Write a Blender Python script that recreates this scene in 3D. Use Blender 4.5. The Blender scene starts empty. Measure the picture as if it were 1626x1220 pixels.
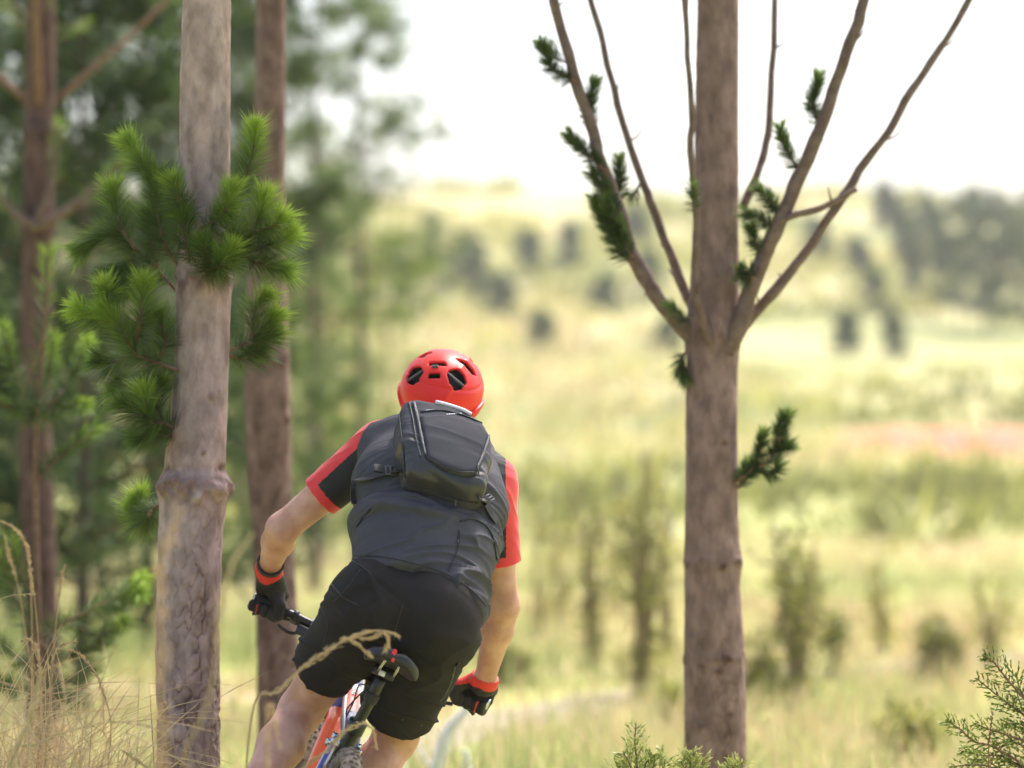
import bpy, math, random
import numpy as np
from mathutils import Vector
from mathutils.bvhtree import BVHTree

rng = np.random.default_rng(7)
random.seed(7)
R = math.radians
sc = bpy.context.scene
COL = sc.collection

# ------------------------------------------------------------------ camera
FPX, CX, CY, HOR = 5420.0, 813.0, 610.0, 777.0
PITCH = math.atan((HOR - CY) / FPX)
CAM = np.array((0.0, 0.0, 1.35))
cam = bpy.data.cameras.new('camera')
cam.sensor_width = 36.0
cam.lens = FPX / 1626.0 * 36.0
cam.clip_start = 0.1
cam.clip_end = 4000
cam.dof.use_dof = True
cam.dof.focus_distance = 9.45
cam.dof.aperture_fstop = 1.8
cam_o = bpy.data.objects.new('camera', cam)
COL.objects.link(cam_o)
cam_o.location = CAM
cam_o.rotation_euler = (math.pi / 2 + PITCH, 0, 0)
sc.camera = cam_o

# ------------------------------------------------------------------ light
SUN_EL, SUN_AZ = R(57), R(34)          # azimuth from +Y towards +X
world = bpy.data.worlds.new('World')
sc.world = world
world.use_nodes = True
wn = world.node_tree
wn.nodes.clear()
wo = wn.nodes.new('ShaderNodeOutputWorld')
wb = wn.nodes.new('ShaderNodeBackground')
ws = wn.nodes.new('ShaderNodeTexSky')
ws.sky_type = 'NISHITA'
ws.sun_disc = False
ws.sun_elevation = SUN_EL
ws.sun_rotation = SUN_AZ
ws.altitude = 200
ws.air_density = 1.0
ws.dust_density = 6.0
ws.ozone_density = 0.6
wb.inputs['Strength'].default_value = 0.15
wn.links.new(ws.outputs[0], wb.inputs[0])
wn.links.new(wb.outputs[0], wo.inputs[0])

sun = bpy.data.lights.new('sun', 'SUN')
sun.energy = 3.6
sun.angle = R(6)
sun.color = (1.0, 0.94, 0.90)
sun_o = bpy.data.objects.new('sun', sun)
COL.objects.link(sun_o)
to_sun = Vector((math.sin(SUN_AZ) * math.cos(SUN_EL), math.cos(SUN_AZ) * math.cos(SUN_EL), math.sin(SUN_EL)))
sun_o.rotation_euler = to_sun.to_track_quat('Z', 'Y').to_euler()
sun_o.location = (0, 0, 30)

sc.view_settings.view_transform = 'Standard'
sc.view_settings.look = 'None'
sc.view_settings.exposure = 1.22
sc.view_settings.gamma = 1.0
sc.view_settings.use_curve_mapping = False
sc.cycles.max_bounces = 6
sc.cycles.use_denoising = True


# ------------------------------------------------------------------ helpers
def ray(px, py):
    v = np.array(((px - CX) / FPX, 1.0, (CY - py) / FPX))
    c, s = math.cos(PITCH), math.sin(PITCH)
    return np.array((v[0], v[1] * c - v[2] * s, v[1] * s + v[2] * c))


def P(px, py, d):
    """point at world depth y = d that the photograph shows at pixel (px, py)"""
    r = ray(px, py)
    return CAM + r * (d / r[1])


def PX(d):
    return d / FPX            # metres per photo pixel at depth d


def unit(v):
    v = np.asarray(v, float)
    return v / (np.linalg.norm(v) + 1e-12)


_H = np.random.default_rng(3).random(4096)


def vnoise(p):
    """value noise in 3-D, range -1..1"""
    p = np.asarray(p, float)
    i = np.floor(p).astype(np.int64)
    f = p - i
    f = f * f * (3 - 2 * f)
    out = 0
    for dx in (0, 1):
        for dy in (0, 1):
            for dz in (0, 1):
                h = _H[((i[:, 0] + dx) * 1619 + (i[:, 1] + dy) * 31337 + (i[:, 2] + dz) * 6971) & 4095]
                w = (f[:, 0] if dx else 1 - f[:, 0]) * (f[:, 1] if dy else 1 - f[:, 1]) * (f[:, 2] if dz else 1 - f[:, 2])
                out = out + h * w
    return out * 2 - 1


def fbm(p, o=3):
    a, s, t = 0, 1.0, 0
    for k in range(o):
        a = a + s * vnoise(np.asarray(p) * (2 ** k) + 17.3 * k)
        t += s
        s *= 0.5
    return a / t


def tag(o, label=None, cat=None, group=None, kind=None):
    if label: o['label'] = label
    if cat: o['category'] = cat
    if group: o['group'] = group
    if kind: o['kind'] = kind
    return o


def empty(name, loc, **kw):
    o = bpy.data.objects.new(name, None)
    COL.objects.link(o)
    o.location = tuple(loc)
    o.empty_display_size = 0.1
    return tag(o, **kw)


def obj(name, verts, faces, material=None, parent=None, smooth=True, tint=None, **kw):
    """one mesh object; verts in world space, the parent's offset is taken off"""
    verts = np.asarray(verts, float).reshape(-1, 3)
    if parent is not None:
        off = np.zeros(3)
        q = parent
        while q is not None:
            off += np.array(q.location)
            q = q.parent
        verts = verts - off
    me = bpy.data.meshes.new(name)
    if isinstance(faces, np.ndarray):
        n, k = faces.shape
        me.vertices.add(len(verts))
        me.vertices.foreach_set('co', verts.ravel())
        me.loops.add(n * k)
        me.loops.foreach_set('vertex_index', faces.ravel().astype(np.int32))
        me.polygons.add(n)
        me.polygons.foreach_set('loop_start', np.arange(0, n * k, k, dtype=np.int32))
        me.polygons.foreach_set('loop_total', np.full(n, k, dtype=np.int32))
        me.update(calc_edges=True)
    else:
        me.from_pydata([tuple(v) for v in verts], [], faces)
        me.update()
    me.validate()
    if smooth:
        me.polygons.foreach_set('use_smooth', [True] * len(me.polygons))
    if tint is not None:
        at = me.attributes.new('tint', 'FLOAT', 'POINT')
        at.data.foreach_set('value', np.asarray(tint, np.float32))
    if material: me.materials.append(material)
    o = bpy.data.objects.new(name, me)
    COL.objects.link(o)
    if parent is not None: o.parent = parent
    return tag(o, **kw)


class MB:
    """collects shapes for one mesh"""
    def __init__(s):
        s.v, s.f, s.t, s.n = [], [], [], 0

    def add(s, v, f, t=0.5):
        v = np.asarray(v, float).reshape(-1, 3)
        s.v.append(v)
        s.f += [tuple(int(i) + s.n for i in q) for q in f]
        s.t.append(np.full(len(v), t) if np.isscalar(t) else np.asarray(t))
        s.n += len(v)
        return s

    def tube(s, pts, rad, seg=8, cap=True, t=0.5):
        v, f = tube(pts, rad, seg, cap)
        return s.add(v, f, t)

    def build(s, name, m, parent=None, smooth=True, **kw):
        return obj(name, np.vstack(s.v), s.f, m, parent, smooth, tint=np.concatenate(s.t), **kw)


def spline(pts, n=8):
    """Catmull-Rom through the points"""
    p = np.asarray(pts, float)
    if len(p) < 3: 
        return np.array([p[0] + (p[-1] - p[0]) * t for t in np.linspace(0, 1, n + 1)])
    q = np.vstack([2 * p[0] - p[1], p, 2 * p[-1] - p[-2]])
    out = []
    for i in range(1, len(q) - 2):
        a, b, c, d = q[i - 1], q[i], q[i + 1], q[i + 2]
        for t in np.linspace(0, 1, n, endpoint=False):
            out.append(0.5 * (2 * b + (c - a) * t + (2 * a - 5 * b + 4 * c - d) * t * t + (3 * b - a - 3 * c + d) * t ** 3))
    out.append(p[-1])
    return np.array(out)


def tube(pts, rad, seg=8, cap=True, flat=None):
    pts = np.asarray(pts, float)
    n = len(pts)
    rad = np.interp(np.linspace(0, 1, n), np.linspace(0, 1, len(np.atleast_1d(rad))), np.atleast_1d(rad))
    tan = np.gradient(pts, axis=0)
    tan /= np.linalg.norm(tan, axis=1)[:, None] + 1e-12
    ref = np.array((0, 0, 1.0)) if abs(tan[0][2]) < 0.9 else np.array((1.0, 0, 0))
    a = unit(np.cross(tan[0], ref))
    vs = []
    th = np.arange(seg) / seg * 2 * math.pi
    for i in range(n):
        a = unit(a - tan[i] * np.dot(a, tan[i]))
        b = np.cross(tan[i], a)
        vs.append(pts[i] + rad[i] * (np.cos(th)[:, None] * a + np.sin(th)[:, None] * b))
    v = np.vstack(vs)
    f = []
    for i in range(n - 1):
        for j in range(seg):
            k = (j + 1) % seg
            f.append((i * seg + j, i * seg + k, (i + 1) * seg + k, (i + 1) * seg + j))
    if cap:
        f.append(tuple(range(seg - 1, -1, -1)))
        f.append(tuple((n - 1) * seg + j for j in range(seg)))
    return v, f


def box(c, ax, half):
    """box with centre, three unit axes and half sizes"""
    c = np.asarray(c, float)
    v = []
    for i in (-1, 1):
        for j in (-1, 1):
            for k in (-1, 1):
                v.append(c + ax[0] * half[0] * i + ax[1] * half[1] * j + ax[2] * half[2] * k)
    return np.array(v), [(0, 1, 3, 2), (4, 6, 7, 5), (0, 4, 5, 1), (2, 3, 7, 6), (0, 2, 6, 4), (1, 5, 7, 3)]


def rbox(c, ax, half, r):
    """box with chamfered edges"""
    import bmesh
    bm = bmesh.new()
    v, f = box(c, ax, half)
    bv = [bm.verts.new(tuple(q)) for q in v]
    for q in f: bm.faces.new([bv[i] for i in q])
    bmesh.ops.bevel(bm, geom=bm.edges[:], offset=r, segments=2, affect='EDGES', profile=0.6)
    bm.verts.index_update()
    V = np.array([tuple(q.co) for q in bm.verts])
    F = [tuple(q.index for q in fc.verts) for fc in bm.faces]
    bm.free()
    return V, F


# ------------------------------------------------------------------ signed-distance modelling
def cone(p, a, b, ra, rb, ax=None, k=1.0):
    """round cone; with ax the section is stretched k times along ax"""
    a = np.asarray(a, float); b = np.asarray(b, float)
    ab = b - a
    t = np.clip(((p - a) @ ab) / (ab @ ab), 0, 1)
    v = p - a - t[:, None] * ab
    if ax is not None:
        v = v - (v @ ax)[:, None] * ax * (1 - 1 / k)
    return np.sqrt((v * v).sum(1)) - (ra + (rb - ra) * t)


def chain(p, pts, rad, ax=None, k=1.0, sm=0.02):
    d = None
    for i in range(len(pts) - 1):
        e = cone(p, pts[i], pts[i + 1], rad[i], rad[i + 1], ax, k)
        d = e if d is None else smin(d, e, sm)
    return d


def ell(p, c, A, r):
    """ellipsoid with axes as the rows of A"""
    q = (p - np.asarray(c)) @ np.asarray(A).T
    k0 = np.sqrt(((q / r) ** 2).sum(1))
    k1 = np.sqrt(((q / (np.asarray(r) ** 2)) ** 2).sum(1))
    return k0 * (k0 - 1) / (k1 + 1e-9)


def smin(a, b, k):
    h = np.clip(0.5 + 0.5 * (b - a) / k, 0, 1)
    return b + (a - b) * h - k * h * (1 - h)


def smax(a, b, k):
    return -smin(-a, -b, k)


def plane(p, o, n):
    return (p - np.asarray(o)) @ unit(n)


def poly2d(q, poly):
    """signed distance to a 2-D polygon"""
    poly = np.asarray(poly, float)
    d = np.full(len(q), 1e9)
    s = np.ones(len(q))
    j = len(poly) - 1
    for i in range(len(poly)):
        e = poly[j] - poly[i]
        w = q - poly[i]
        b = w - e * np.clip((w @ e) / (e @ e), 0, 1)[:, None]
        d = np.minimum(d, (b * b).sum(1))
        c1 = q[:, 1] >= poly[i][1]
        c2 = q[:, 1] < poly[j][1]
        c3 = e[0] * w[:, 1] > e[1] * w[:, 0]
        fl = (c1 & c2 & c3) | (~c1 & ~c2 & ~c3)
        s = np.where(fl, -s, s)
        j = i
    return s * np.sqrt(d)


def nets(fn, lo, hi, h, relax=1):
    """surface nets over a block-sparse grid"""
    lo = np.asarray(lo, float); hi = np.asarray(hi, float)
    B = 8
    nb = np.ceil((hi - lo) / (h * B)).astype(int) + 1
    n = nb * B
    ix = [np.arange(k) for k in nb]
    gb = np.stack(np.meshgrid(*ix, indexing='ij'), -1).reshape(-1, 3)
    cen = lo + (gb * B + (B - 1) / 2) * h
    val = fn(cen)
    V = np.empty(tuple(n), np.float32)
    Vb = V.reshape(nb[0], B, nb[1], B, nb[2], B).transpose(0, 2, 4, 1, 3, 5)
    far = np.abs(val) > h * B * 1.25
    o8 = np.stack(np.meshgrid(*[np.arange(B)] * 3, indexing='ij'), -1).reshape(-1, 3)
    sgn = np.where(val > 0, 1.0, -1.0)
    Vb[gb[far, 0], gb[far, 1], gb[far, 2]] = sgn[far][:, None, None, None]
    near = gb[~far]
    pts = (lo + (near[:, None, :] * B + o8[None]) * h).reshape(-1, 3)
    vv = np.concatenate([fn(pts[i:i + 400000]) for i in range(0, len(pts), 400000)])
    Vb[near[:, 0], near[:, 1], near[:, 2]] = vv.reshape(-1, B, B, B)
    S = V < 0
    cnt = np.zeros(tuple(n - 1), np.int8)
    for dx in (0, 1):
        for dy in (0, 1):
            for dz in (0, 1):
                cnt += S[dx:n[0] - 1 + dx, dy:n[1] - 1 + dy, dz:n[2] - 1 + dz]
    act = np.argwhere((cnt > 0) & (cnt < 8))
    idx = np.full(tuple(n - 1), -1, np.int64)
    idx[act[:, 0], act[:, 1], act[:, 2]] = np.arange(len(act))
    cor = [np.array(c) for c in ((0, 0, 0), (1, 0, 0), (0, 1, 0), (1, 1, 0), (0, 0, 1), (1, 0, 1), (0, 1, 1), (1, 1, 1))]
    cv = [V[tuple((act + c).T)] for c in cor]
    acc = np.zeros((len(act), 3)); m = np.zeros(len(act))
    for a, b in ((0, 1), (2, 3), (4, 5), (6, 7), (0, 2), (1, 3), (4, 6), (5, 7), (0, 4), (1, 5), (2, 6), (3, 7)):
        x = (cv[a] < 0) != (cv[b] < 0)
        t = cv[a] / (cv[a] - cv[b] + 1e-12)
        q = cor[a] + t[:, None] * (cor[b] - cor[a])
        acc[x] += q[x]; m[x] += 1
    verts = lo + (act + acc / m[:, None]) * h
    quads = []
    for ax in range(3):
        u, w = (ax + 1) % 3, (ax + 2) % 3
        sl0 = [slice(1, -1)] * 3; sl1 = [slice(1, -1)] * 3
        sl0[ax] = slice(0, n[ax] - 1); sl1[ax] = slice(1, n[ax])
        a, b = S[tuple(sl0)], S[tuple(sl1)]
        for flip in (False, True):
            e = np.argwhere((a & ~b) if not flip else (~a & b))
            if not len(e): continue
            base = e.copy(); base[:, u] += 1; base[:, w] += 1
            du = np.zeros(3, int); du[u] = 1
            dw = np.zeros(3, int); dw[w] = 1
            q = [idx[tuple(c.T)] for c in (base - du - dw, base - dw, base, base - du)]
            q = np.stack(q if not flip else q[::-1], 1)
            quads.append(q)
    quads = np.vstack(quads)
    quads = quads[(quads >= 0).all(1)]
    for _ in range(relax):
        verts = laplace(verts, quads, 0.5)
    return verts, quads


def laplace(v, q, a):
    s = np.zeros_like(v); c = np.zeros(len(v))
    for i in range(4):
        for j in ((i + 1) % 4, (i + 3) % 4):
            np.add.at(s, q[:, i], v[q[:, j]])
            np.add.at(c, q[:, i], 1)
    return v + a * (s / np.maximum(c, 1)[:, None] - v)


def normals(v, q):
    fn = np.cross(v[q[:, 2]] - v[q[:, 0]], v[q[:, 3]] - v[q[:, 1]])
    n = np.zeros_like(v)
    for i in range(4): np.add.at(n, q[:, i], fn)
    return n / (np.linalg.norm(n, axis=1)[:, None] + 1e-12)


def split(v, q, mask):
    """faces chosen by mask as a mesh of their own"""
    f = q[mask]
    u, inv = np.unique(f, return_inverse=True)
    return v[u], inv.reshape(f.shape)


def bvh(v, q):
    return BVHTree.FromPolygons([tuple(x) for x in v], [tuple(int(i) for i in x) for x in q])


def hit(tree, px, py, lift=0.0, dflt=None):
    r = ray(px, py)
    loc, nor, i, d = tree.ray_cast(Vector(CAM), Vector(r))
    if loc is None:
        return None if dflt is None else P(px, py, dflt)
    nn = np.array(nor)
    if nn @ r > 0: nn = -nn
    return np.array(loc) + nn * lift


def on(tree, pxs, lift=0.0, n=8):
    """polyline of pixels laid on a surface"""
    pp = spline([(x, y, 0) for x, y in pxs], n)
    out = [hit(tree, a, b, lift) for a, b, _ in pp]
    return np.array([o for o in out if o is not None])


# ------------------------------------------------------------------ materials
def mat(name, c1, c2=None, scale=8.0, rough=0.7, bump=0.0, bscale=60.0, metal=0.0, spec=0.5, stretch=(1, 1, 1), sheen=0.0, coat=0.0,
        sss=0.0, tint=None, trans=0.0, detail=4.0, c3=None):
    m = bpy.data.materials.new(name)
    m.use_nodes = True
    nt = m.node_tree
    b = nt.nodes['Principled BSDF']
    N, L = nt.nodes.new, nt.links.new
    b.inputs['Roughness'].default_value = rough
    b.inputs['Metallic'].default_value = metal
    b.inputs['Specular IOR Level'].default_value = spec
    b.inputs['Sheen Weight'].default_value = sheen
    b.inputs['Coat Weight'].default_value = coat
    if sss:
        b.inputs['Subsurface Weight'].default_value = sss
        b.inputs['Subsurface Radius'].default_value = (0.02, 0.007, 0.004)
        b.inputs['Subsurface Scale'].default_value = 0.4
    geo = N('ShaderNodeNewGeometry')
    mp = N('ShaderNodeMapping')
    mp.inputs['Scale'].default_value = stretch
    L(geo.outputs['Position'], mp.inputs['Vector'])
    col = None
    if c2 is not None:
        nz = N('ShaderNodeTexNoise')
        nz.inputs['Scale'].default_value = scale
        nz.inputs['Detail'].default_value = detail
        L(mp.outputs[0], nz.inputs['Vector'])
        rp = N('ShaderNodeValToRGB')
        rp.color_ramp.elements[0].position = 0.34
        rp.color_ramp.elements[1].position = 0.66
        rp.color_ramp.elements[0].color = (*c1, 1)
        rp.color_ramp.elements[1].color = (*c2, 1)
        if c3 is not None:
            e = rp.color_ramp.elements.new(0.52); e.color = (*c3, 1)
        L(nz.outputs['Fac'], rp.inputs['Fac'])
        col = rp.outputs['Color']
    else:
        b.inputs['Base Color'].default_value = (*c1, 1)
    if tint is not None:
        at = N('ShaderNodeAttribute'); at.attribute_name = 'tint'
        tr = N('ShaderNodeValToRGB')
        while len(tr.color_ramp.elements) < len(tint): tr.color_ramp.elements.new(0.5)
        for e, (pos, c) in zip(tr.color_ramp.elements, tint):
            e.position = pos; e.color = (*c, 1)
        L(at.outputs['Fac'], tr.inputs['Fac'])
        if col is not None:
            mx = N('ShaderNodeMix'); mx.data_type = 'RGBA'; mx.blend_type = 'MULTIPLY'
            mx.inputs[0].default_value = 1.0
            L(tr.outputs['Color'], mx.inputs[6]); L(col, mx.inputs[7])
            col = mx.outputs[2]
        else:
            col = tr.outputs['Color']
    if col is not None: L(col, b.inputs['Base Color'])
    if bump:
        nb = N('ShaderNodeTexNoise')
        nb.inputs['Scale'].default_value = bscale
        nb.inputs['Detail'].default_value = 5
        L(mp.outputs[0], nb.inputs['Vector'])
        bp = N('ShaderNodeBump')
        bp.inputs['Strength'].default_value = bump
        bp.inputs['Distance'].default_value = 0.01
        L(nb.outputs['Fac'], bp.inputs['Height'])
        L(bp.outputs[0], b.inputs['Normal'])
    if trans:
        out = [n for n in nt.nodes if n.type == 'OUTPUT_MATERIAL'][0]
        tl = N('ShaderNodeBsdfTranslucent')
        if col is not None: L(col, tl.inputs[0])
        else: tl.inputs[0].default_value = (*c1, 1)
        ms = N('ShaderNodeMixShader'); ms.inputs[0].default_value = trans
        L(b.outputs[0], ms.inputs[1]); L(tl.outputs[0], ms.inputs[2]); L(ms.outputs[0], out.inputs[0])
    return m


M = {}
M['skin'] = mat('skin', (0.50, 0.245, 0.165), (0.66, 0.385, 0.285), 16, 0.5, 0.25, 260, sss=0.2, detail=7)
M['jersey_red'] = mat('jersey_red', (0.74, 0.035, 0.04), (0.68, 0.028, 0.034), 30, 0.65, 0.1, 260, sheen=0.2)
M['jersey_black'] = mat('jersey_black', (0.010, 0.010, 0.011), (0.016, 0.016, 0.018), 20, 0.75, 0.1, 260)
M['vest'] = mat('vest_fabric', (0.047, 0.046, 0.056), (0.062, 0.061, 0.073), 9, 0.72, 0.15, 340, spec=0.28)
M['pack'] = mat('pack_fabric', (0.050, 0.049, 0.058), (0.064, 0.063, 0.074), 9, 0.8, 0.12, 340, spec=0.2)
M['pack_shiny'] = mat('coated_nylon', (0.030, 0.030, 0.032), (0.040, 0.040, 0.042), 9, 0.40, 0.05, 200, spec=0.5)
M['webbing'] = mat('webbing', (0.012, 0.012, 0.014), (0.02, 0.02, 0.022), 60, 0.6, 0.2, 500)
M['zip'] = mat('zip', (0.05, 0.05, 0.06), (0.07, 0.07, 0.08), 200, 0.35, 0.3, 700)
M['shorts'] = mat('shorts_fabric', (0.016, 0.0135, 0.0135), (0.023, 0.0195, 0.0195), 8, 0.85, 0.1, 320, spec=0.25)
M['shorts_panel'] = mat('shorts_panel', (0.018, 0.016, 0.018), (0.024, 0.022, 0.024), 20, 0.55, 0.1, 320)
M['glove'] = mat('glove_black', (0.010, 0.010, 0.011), (0.017, 0.016, 0.017), 40, 0.7, 0.15, 300)
M['glove_red'] = mat('glove_red', (0.78, 0.05, 0.03), (0.70, 0.04, 0.03), 40, 0.6, 0.1, 300)
M['helmet'] = mat('helmet_red', (0.80, 0.030, 0.022), (0.74, 0.026, 0.020), 6, 0.40, 0, spec=0.32)
M['helmet_dark'] = mat('helmet_liner', (0.008, 0.008, 0.009), (0.014, 0.014, 0.015), 30, 0.8)
M['strap_grey'] = mat('strap_grey', (0.07, 0.075, 0.08), (0.10, 0.10, 0.11), 60, 0.6)
M['lilac'] = mat('pale_trim', (0.72, 0.70, 0.80), (0.66, 0.64, 0.74), 40, 0.5)
M['black'] = mat('black_alloy', (0.012, 0.012, 0.012), (0.02, 0.02, 0.02), 20, 0.35, 0.02, 100, spec=0.5)
M['rubber'] = mat('rubber', (0.02, 0.018, 0.016), (0.05, 0.04, 0.03), 20, 0.8, 0.2, 200)
M['tyre'] = mat('dusty_tyre', (0.30, 0.24, 0.18), (0.12, 0.095, 0.075), 25, 0.9, 0.2, 120)
M['saddle'] = mat('saddle_cover', (0.014, 0.014, 0.015), (0.02, 0.02, 0.021), 30, 0.42, 0.05, 300)
M['chrome'] = mat('polished_metal', (0.75, 0.75, 0.76), (0.6, 0.6, 0.62), 20, 0.2, metal=1.0)
M['blue'] = mat('frame_blue', (0.035, 0.06, 0.30), (0.05, 0.08, 0.36), 12, 0.28, coat=0.5)
M['white'] = mat('frame_white', (0.78, 0.78, 0.80), (0.72, 0.72, 0.75), 12, 0.28, coat=0.5)
M['orange'] = mat('frame_orange', (0.85, 0.14, 0.03), (0.80, 0.12, 0.03), 12, 0.32, coat=0.5)
M['red_mark'] = mat('red_mark', (0.75, 0.03, 0.05), None, rough=0.5)
M['sock'] = mat('sock', (0.05, 0.05, 0.05), (0.07, 0.07, 0.07), 60, 0.9)
M['hair'] = mat('hair', (0.03, 0.02, 0.012), (0.05, 0.035, 0.02), 90, 0.6)
M['eye'] = mat('eye', (0.6, 0.6, 0.6), None, rough=0.2)

# ================================================================== THE SETTING
def ground_z(x, y):
    x = np.asarray(x, float); y = np.asarray(y, float)
    base = np.interp(y, [-60, 40, 60, 90, 120, 160, 200, 260, 310, 350, 372, 400, 460, 700, 1500],
                     [0, 0, 0.1, 0.75, 1.9, 4.2, 7.9, 15.5, 23.2, 30.2, 33.6, 35.2, 32, 8, 0])
    p = np.stack([x * 0.016, y * 0.016, 0 * x], -1).reshape(-1, 3)
    roll = vnoise(p).reshape(x.shape) * np.clip((y - 90) / 250, 0, 1) * 1.2
    p2 = np.stack([x * 0.35, y * 0.35, 0 * x + 5], -1).reshape(-1, 3)
    rough = vnoise(p2).reshape(x.shape) * 0.05 * np.clip((np.abs(y - 9) - 3) / 8, 0, 1)
    return base + roll + rough


ys = np.unique(np.concatenate([np.arange(-30, 30, 1.0), np.arange(30, 130, 2.5), np.arange(130, 480, 6), np.arange(480, 1500, 60)]))
us = np.linspace(-1, 1, 121)
us = np.sign(us) * np.abs(us) ** 2.2
XX = us[None, :] * 900 * np.ones((len(ys), 1))
YY = ys[:, None] * np.ones((1, len(us)))
ZZ = ground_z(XX, YY)
nx = len(us)
gv = np.stack([XX, YY, ZZ], -1).reshape(-1, 3)
ii, jj = np.meshgrid(np.arange(len(ys) - 1), np.arange(nx - 1), indexing='ij')
a = (ii * nx + jj).ravel()
gf = np.stack([a, a + 1, a + nx + 1, a + nx], 1)


def ground_material():
    m = bpy.data.materials.new('dry_meadow')
    m.use_nodes = True
    nt = m.node_tree; N, L = nt.nodes.new, nt.links.new
    b = nt.nodes['Principled BSDF']; b.inputs['Roughness'].default_value = 0.95
    b.inputs['Specular IOR Level'].default_value = 0.1
    geo = N('ShaderNodeNewGeometry')

    def noise(scale, detail=4, off=(0, 0, 0), st=(1, 1, 1)):
        mp = N('ShaderNodeMapping'); mp.inputs['Location'].default_value = off; mp.inputs['Scale'].default_value = st
        L(geo.outputs['Position'], mp.inputs['Vector'])
        n = N('ShaderNodeTexNoise'); n.inputs['Scale'].default_value = scale; n.inputs['Detail'].default_value = detail
        L(mp.outputs[0], n.inputs['Vector']); return n.outputs['Fac']

    def ramp(src, els):
        r = N('ShaderNodeValToRGB')
        while len(r.color_ramp.elements) < len(els): r.color_ramp.elements.new(0.5)
        for e, (p_, c) in zip(r.color_ramp.elements, els):
            e.position = p_; e.color = (*c, 1)
        L(src, r.inputs[0]); return r.outputs[0]

    def mix(f, a_, b_, mode='MIX'):
        x = N('ShaderNodeMix'); x.data_type = 'RGBA'; x.blend_type = mode
        if isinstance(f, float): x.inputs[0].default_value = f
        else: L(f, x.inputs[0])
        L(a_, x.inputs[6]); L(b_, x.inputs[7]); return x.outputs[2]
    # straw / yellow-green grass / bare pinkish soil in patches
    near = ramp(noise(0.30, 5), [(0.34, (0.19, 0.25, 0.07)), (0.48, (0.33, 0.36, 0.12)), (0.60, (0.42, 0.38, 0.19)), (0.74, (0.50, 0.39, 0.29))])
    far = ramp(noise(0.045, 6, (31, 7, 0)), [(0.34, (0.17, 0.20, 0.08)), (0.45, (0.31, 0.32, 0.14)), (0.58, (0.42, 0.38, 0.21)), (0.72, (0.50, 0.39, 0.29))])
    sep = N('ShaderNodeSeparateXYZ'); L(geo.outputs['Position'], sep.inputs[0])
    mr = N('ShaderNodeMapRange'); mr.inputs[1].default_value = 70; mr.inputs[2].default_value = 170
    L(sep.outputs['Y'], mr.inputs[0])
    c = mix(mr.outputs[0], near, far)
    fine = ramp(noise(6.0, 3), [(0.3, (0.72, 0.72, 0.7)), (0.7, (1.12, 1.1, 1.05))])
    c = mix(1.0, c, fine, 'MULTIPLY')
    # the cut bank of red soil on the slope, an uneven patch of its own
    vm = N('ShaderNodeVectorMath'); vm.operation = 'SUBTRACT'; vm.inputs[1].default_value = (20.6, 146, 3.4)
    L(geo.outputs['Position'], vm.inputs[0])
    vs = N('ShaderNodeVectorMath'); vs.operation = 'MULTIPLY'; vs.inputs[1].default_value = (0.16, 0.09, 0.0)
    L(vm.outputs[0], vs.inputs[0])
    ln = N('ShaderNodeVectorMath'); ln.operation = 'LENGTH'; L(vs.outputs[0], ln.inputs[0])
    ad = N('ShaderNodeMath'); ad.operation = 'ADD'; L(ln.outputs['Value'], ad.inputs[0])
    nz = noise(0.25, 4, (3, 3, 3)); sb = N('ShaderNodeMath'); sb.operation = 'MULTIPLY_ADD'
    L(nz, sb.inputs[0]); sb.inputs[1].default_value = 1.2; sb.inputs[2].default_value = -0.6
    L(sb.outputs[0], ad.inputs[1])
    mk = N('ShaderNodeMapRange'); mk.inputs[1].default_value = 1.25; mk.inputs[2].default_value = 0.95
    L(ad.outputs[0], mk.inputs[0])
    rgb = N('ShaderNodeRGB'); rgb.outputs[0].default_value = (0.42, 0.15, 0.10, 1)
    c = mix(mk.outputs[0], c, rgb.outputs[0])
    L(c, b.inputs['Base Color'])
    bp = N('ShaderNodeBump'); bp.inputs['Strength'].default_value = 0.6; bp.inputs['Distance'].default_value = 0.08
    L(noise(9, 5), bp.inputs['Height']); L(bp.outputs[0], b.inputs['Normal'])
    return m


ground = obj('ground', gv, gf, ground_material(), kind='structure')
tag(ground, 'dry straw coloured meadow rising to a pale hillside', 'ground')

# the gravel trail the bicycle rides on, bending right into the clearing
trail_mid = spline([(-0.55, -8, 0), (-0.65, 4, 0), (-0.8, 9.5, 0), (-0.95, 13, 0), (-0.75, 17, 0), (0.2, 21, 0), (2.2, 25, 0), (6.5, 29, 0), (14, 32, 0)], 10)
tv, tf = [], []
for i, c in enumerate(trail_mid):
    t = unit(trail_mid[min(i + 1, len(trail_mid) - 1)] - trail_mid[max(i - 1, 0)])
    s = np.array((t[1], -t[0], 0))
    for k in range(7):
        w = (k / 6 - 0.5) * 2
        q = c + s * w * 0.42 * (1 + 0.15 * math.sin(i * 1.3 + k))
        z = float(ground_z(q[0], q[1])) + 0.03 * (1 - w * w) + 0.006 - 0.02 * (abs(w) > 0.9)
        tv.append((q[0], q[1], z))
for i in range(len(trail_mid) - 1):
    for k in range(6):
        a = i * 7 + k
        tf.append((a, a + 1, a + 8, a + 7))
M['gravel'] = mat('pale_gravel', (0.16, 0.14, 0.075), (0.26, 0.22, 0.145), 1.6, 0.95, 0.8, 40)
tag(obj('trail', tv, tf, M['gravel'], kind='structure'), 'pale gravel riding trail bending right into the clearing', 'trail')

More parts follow.
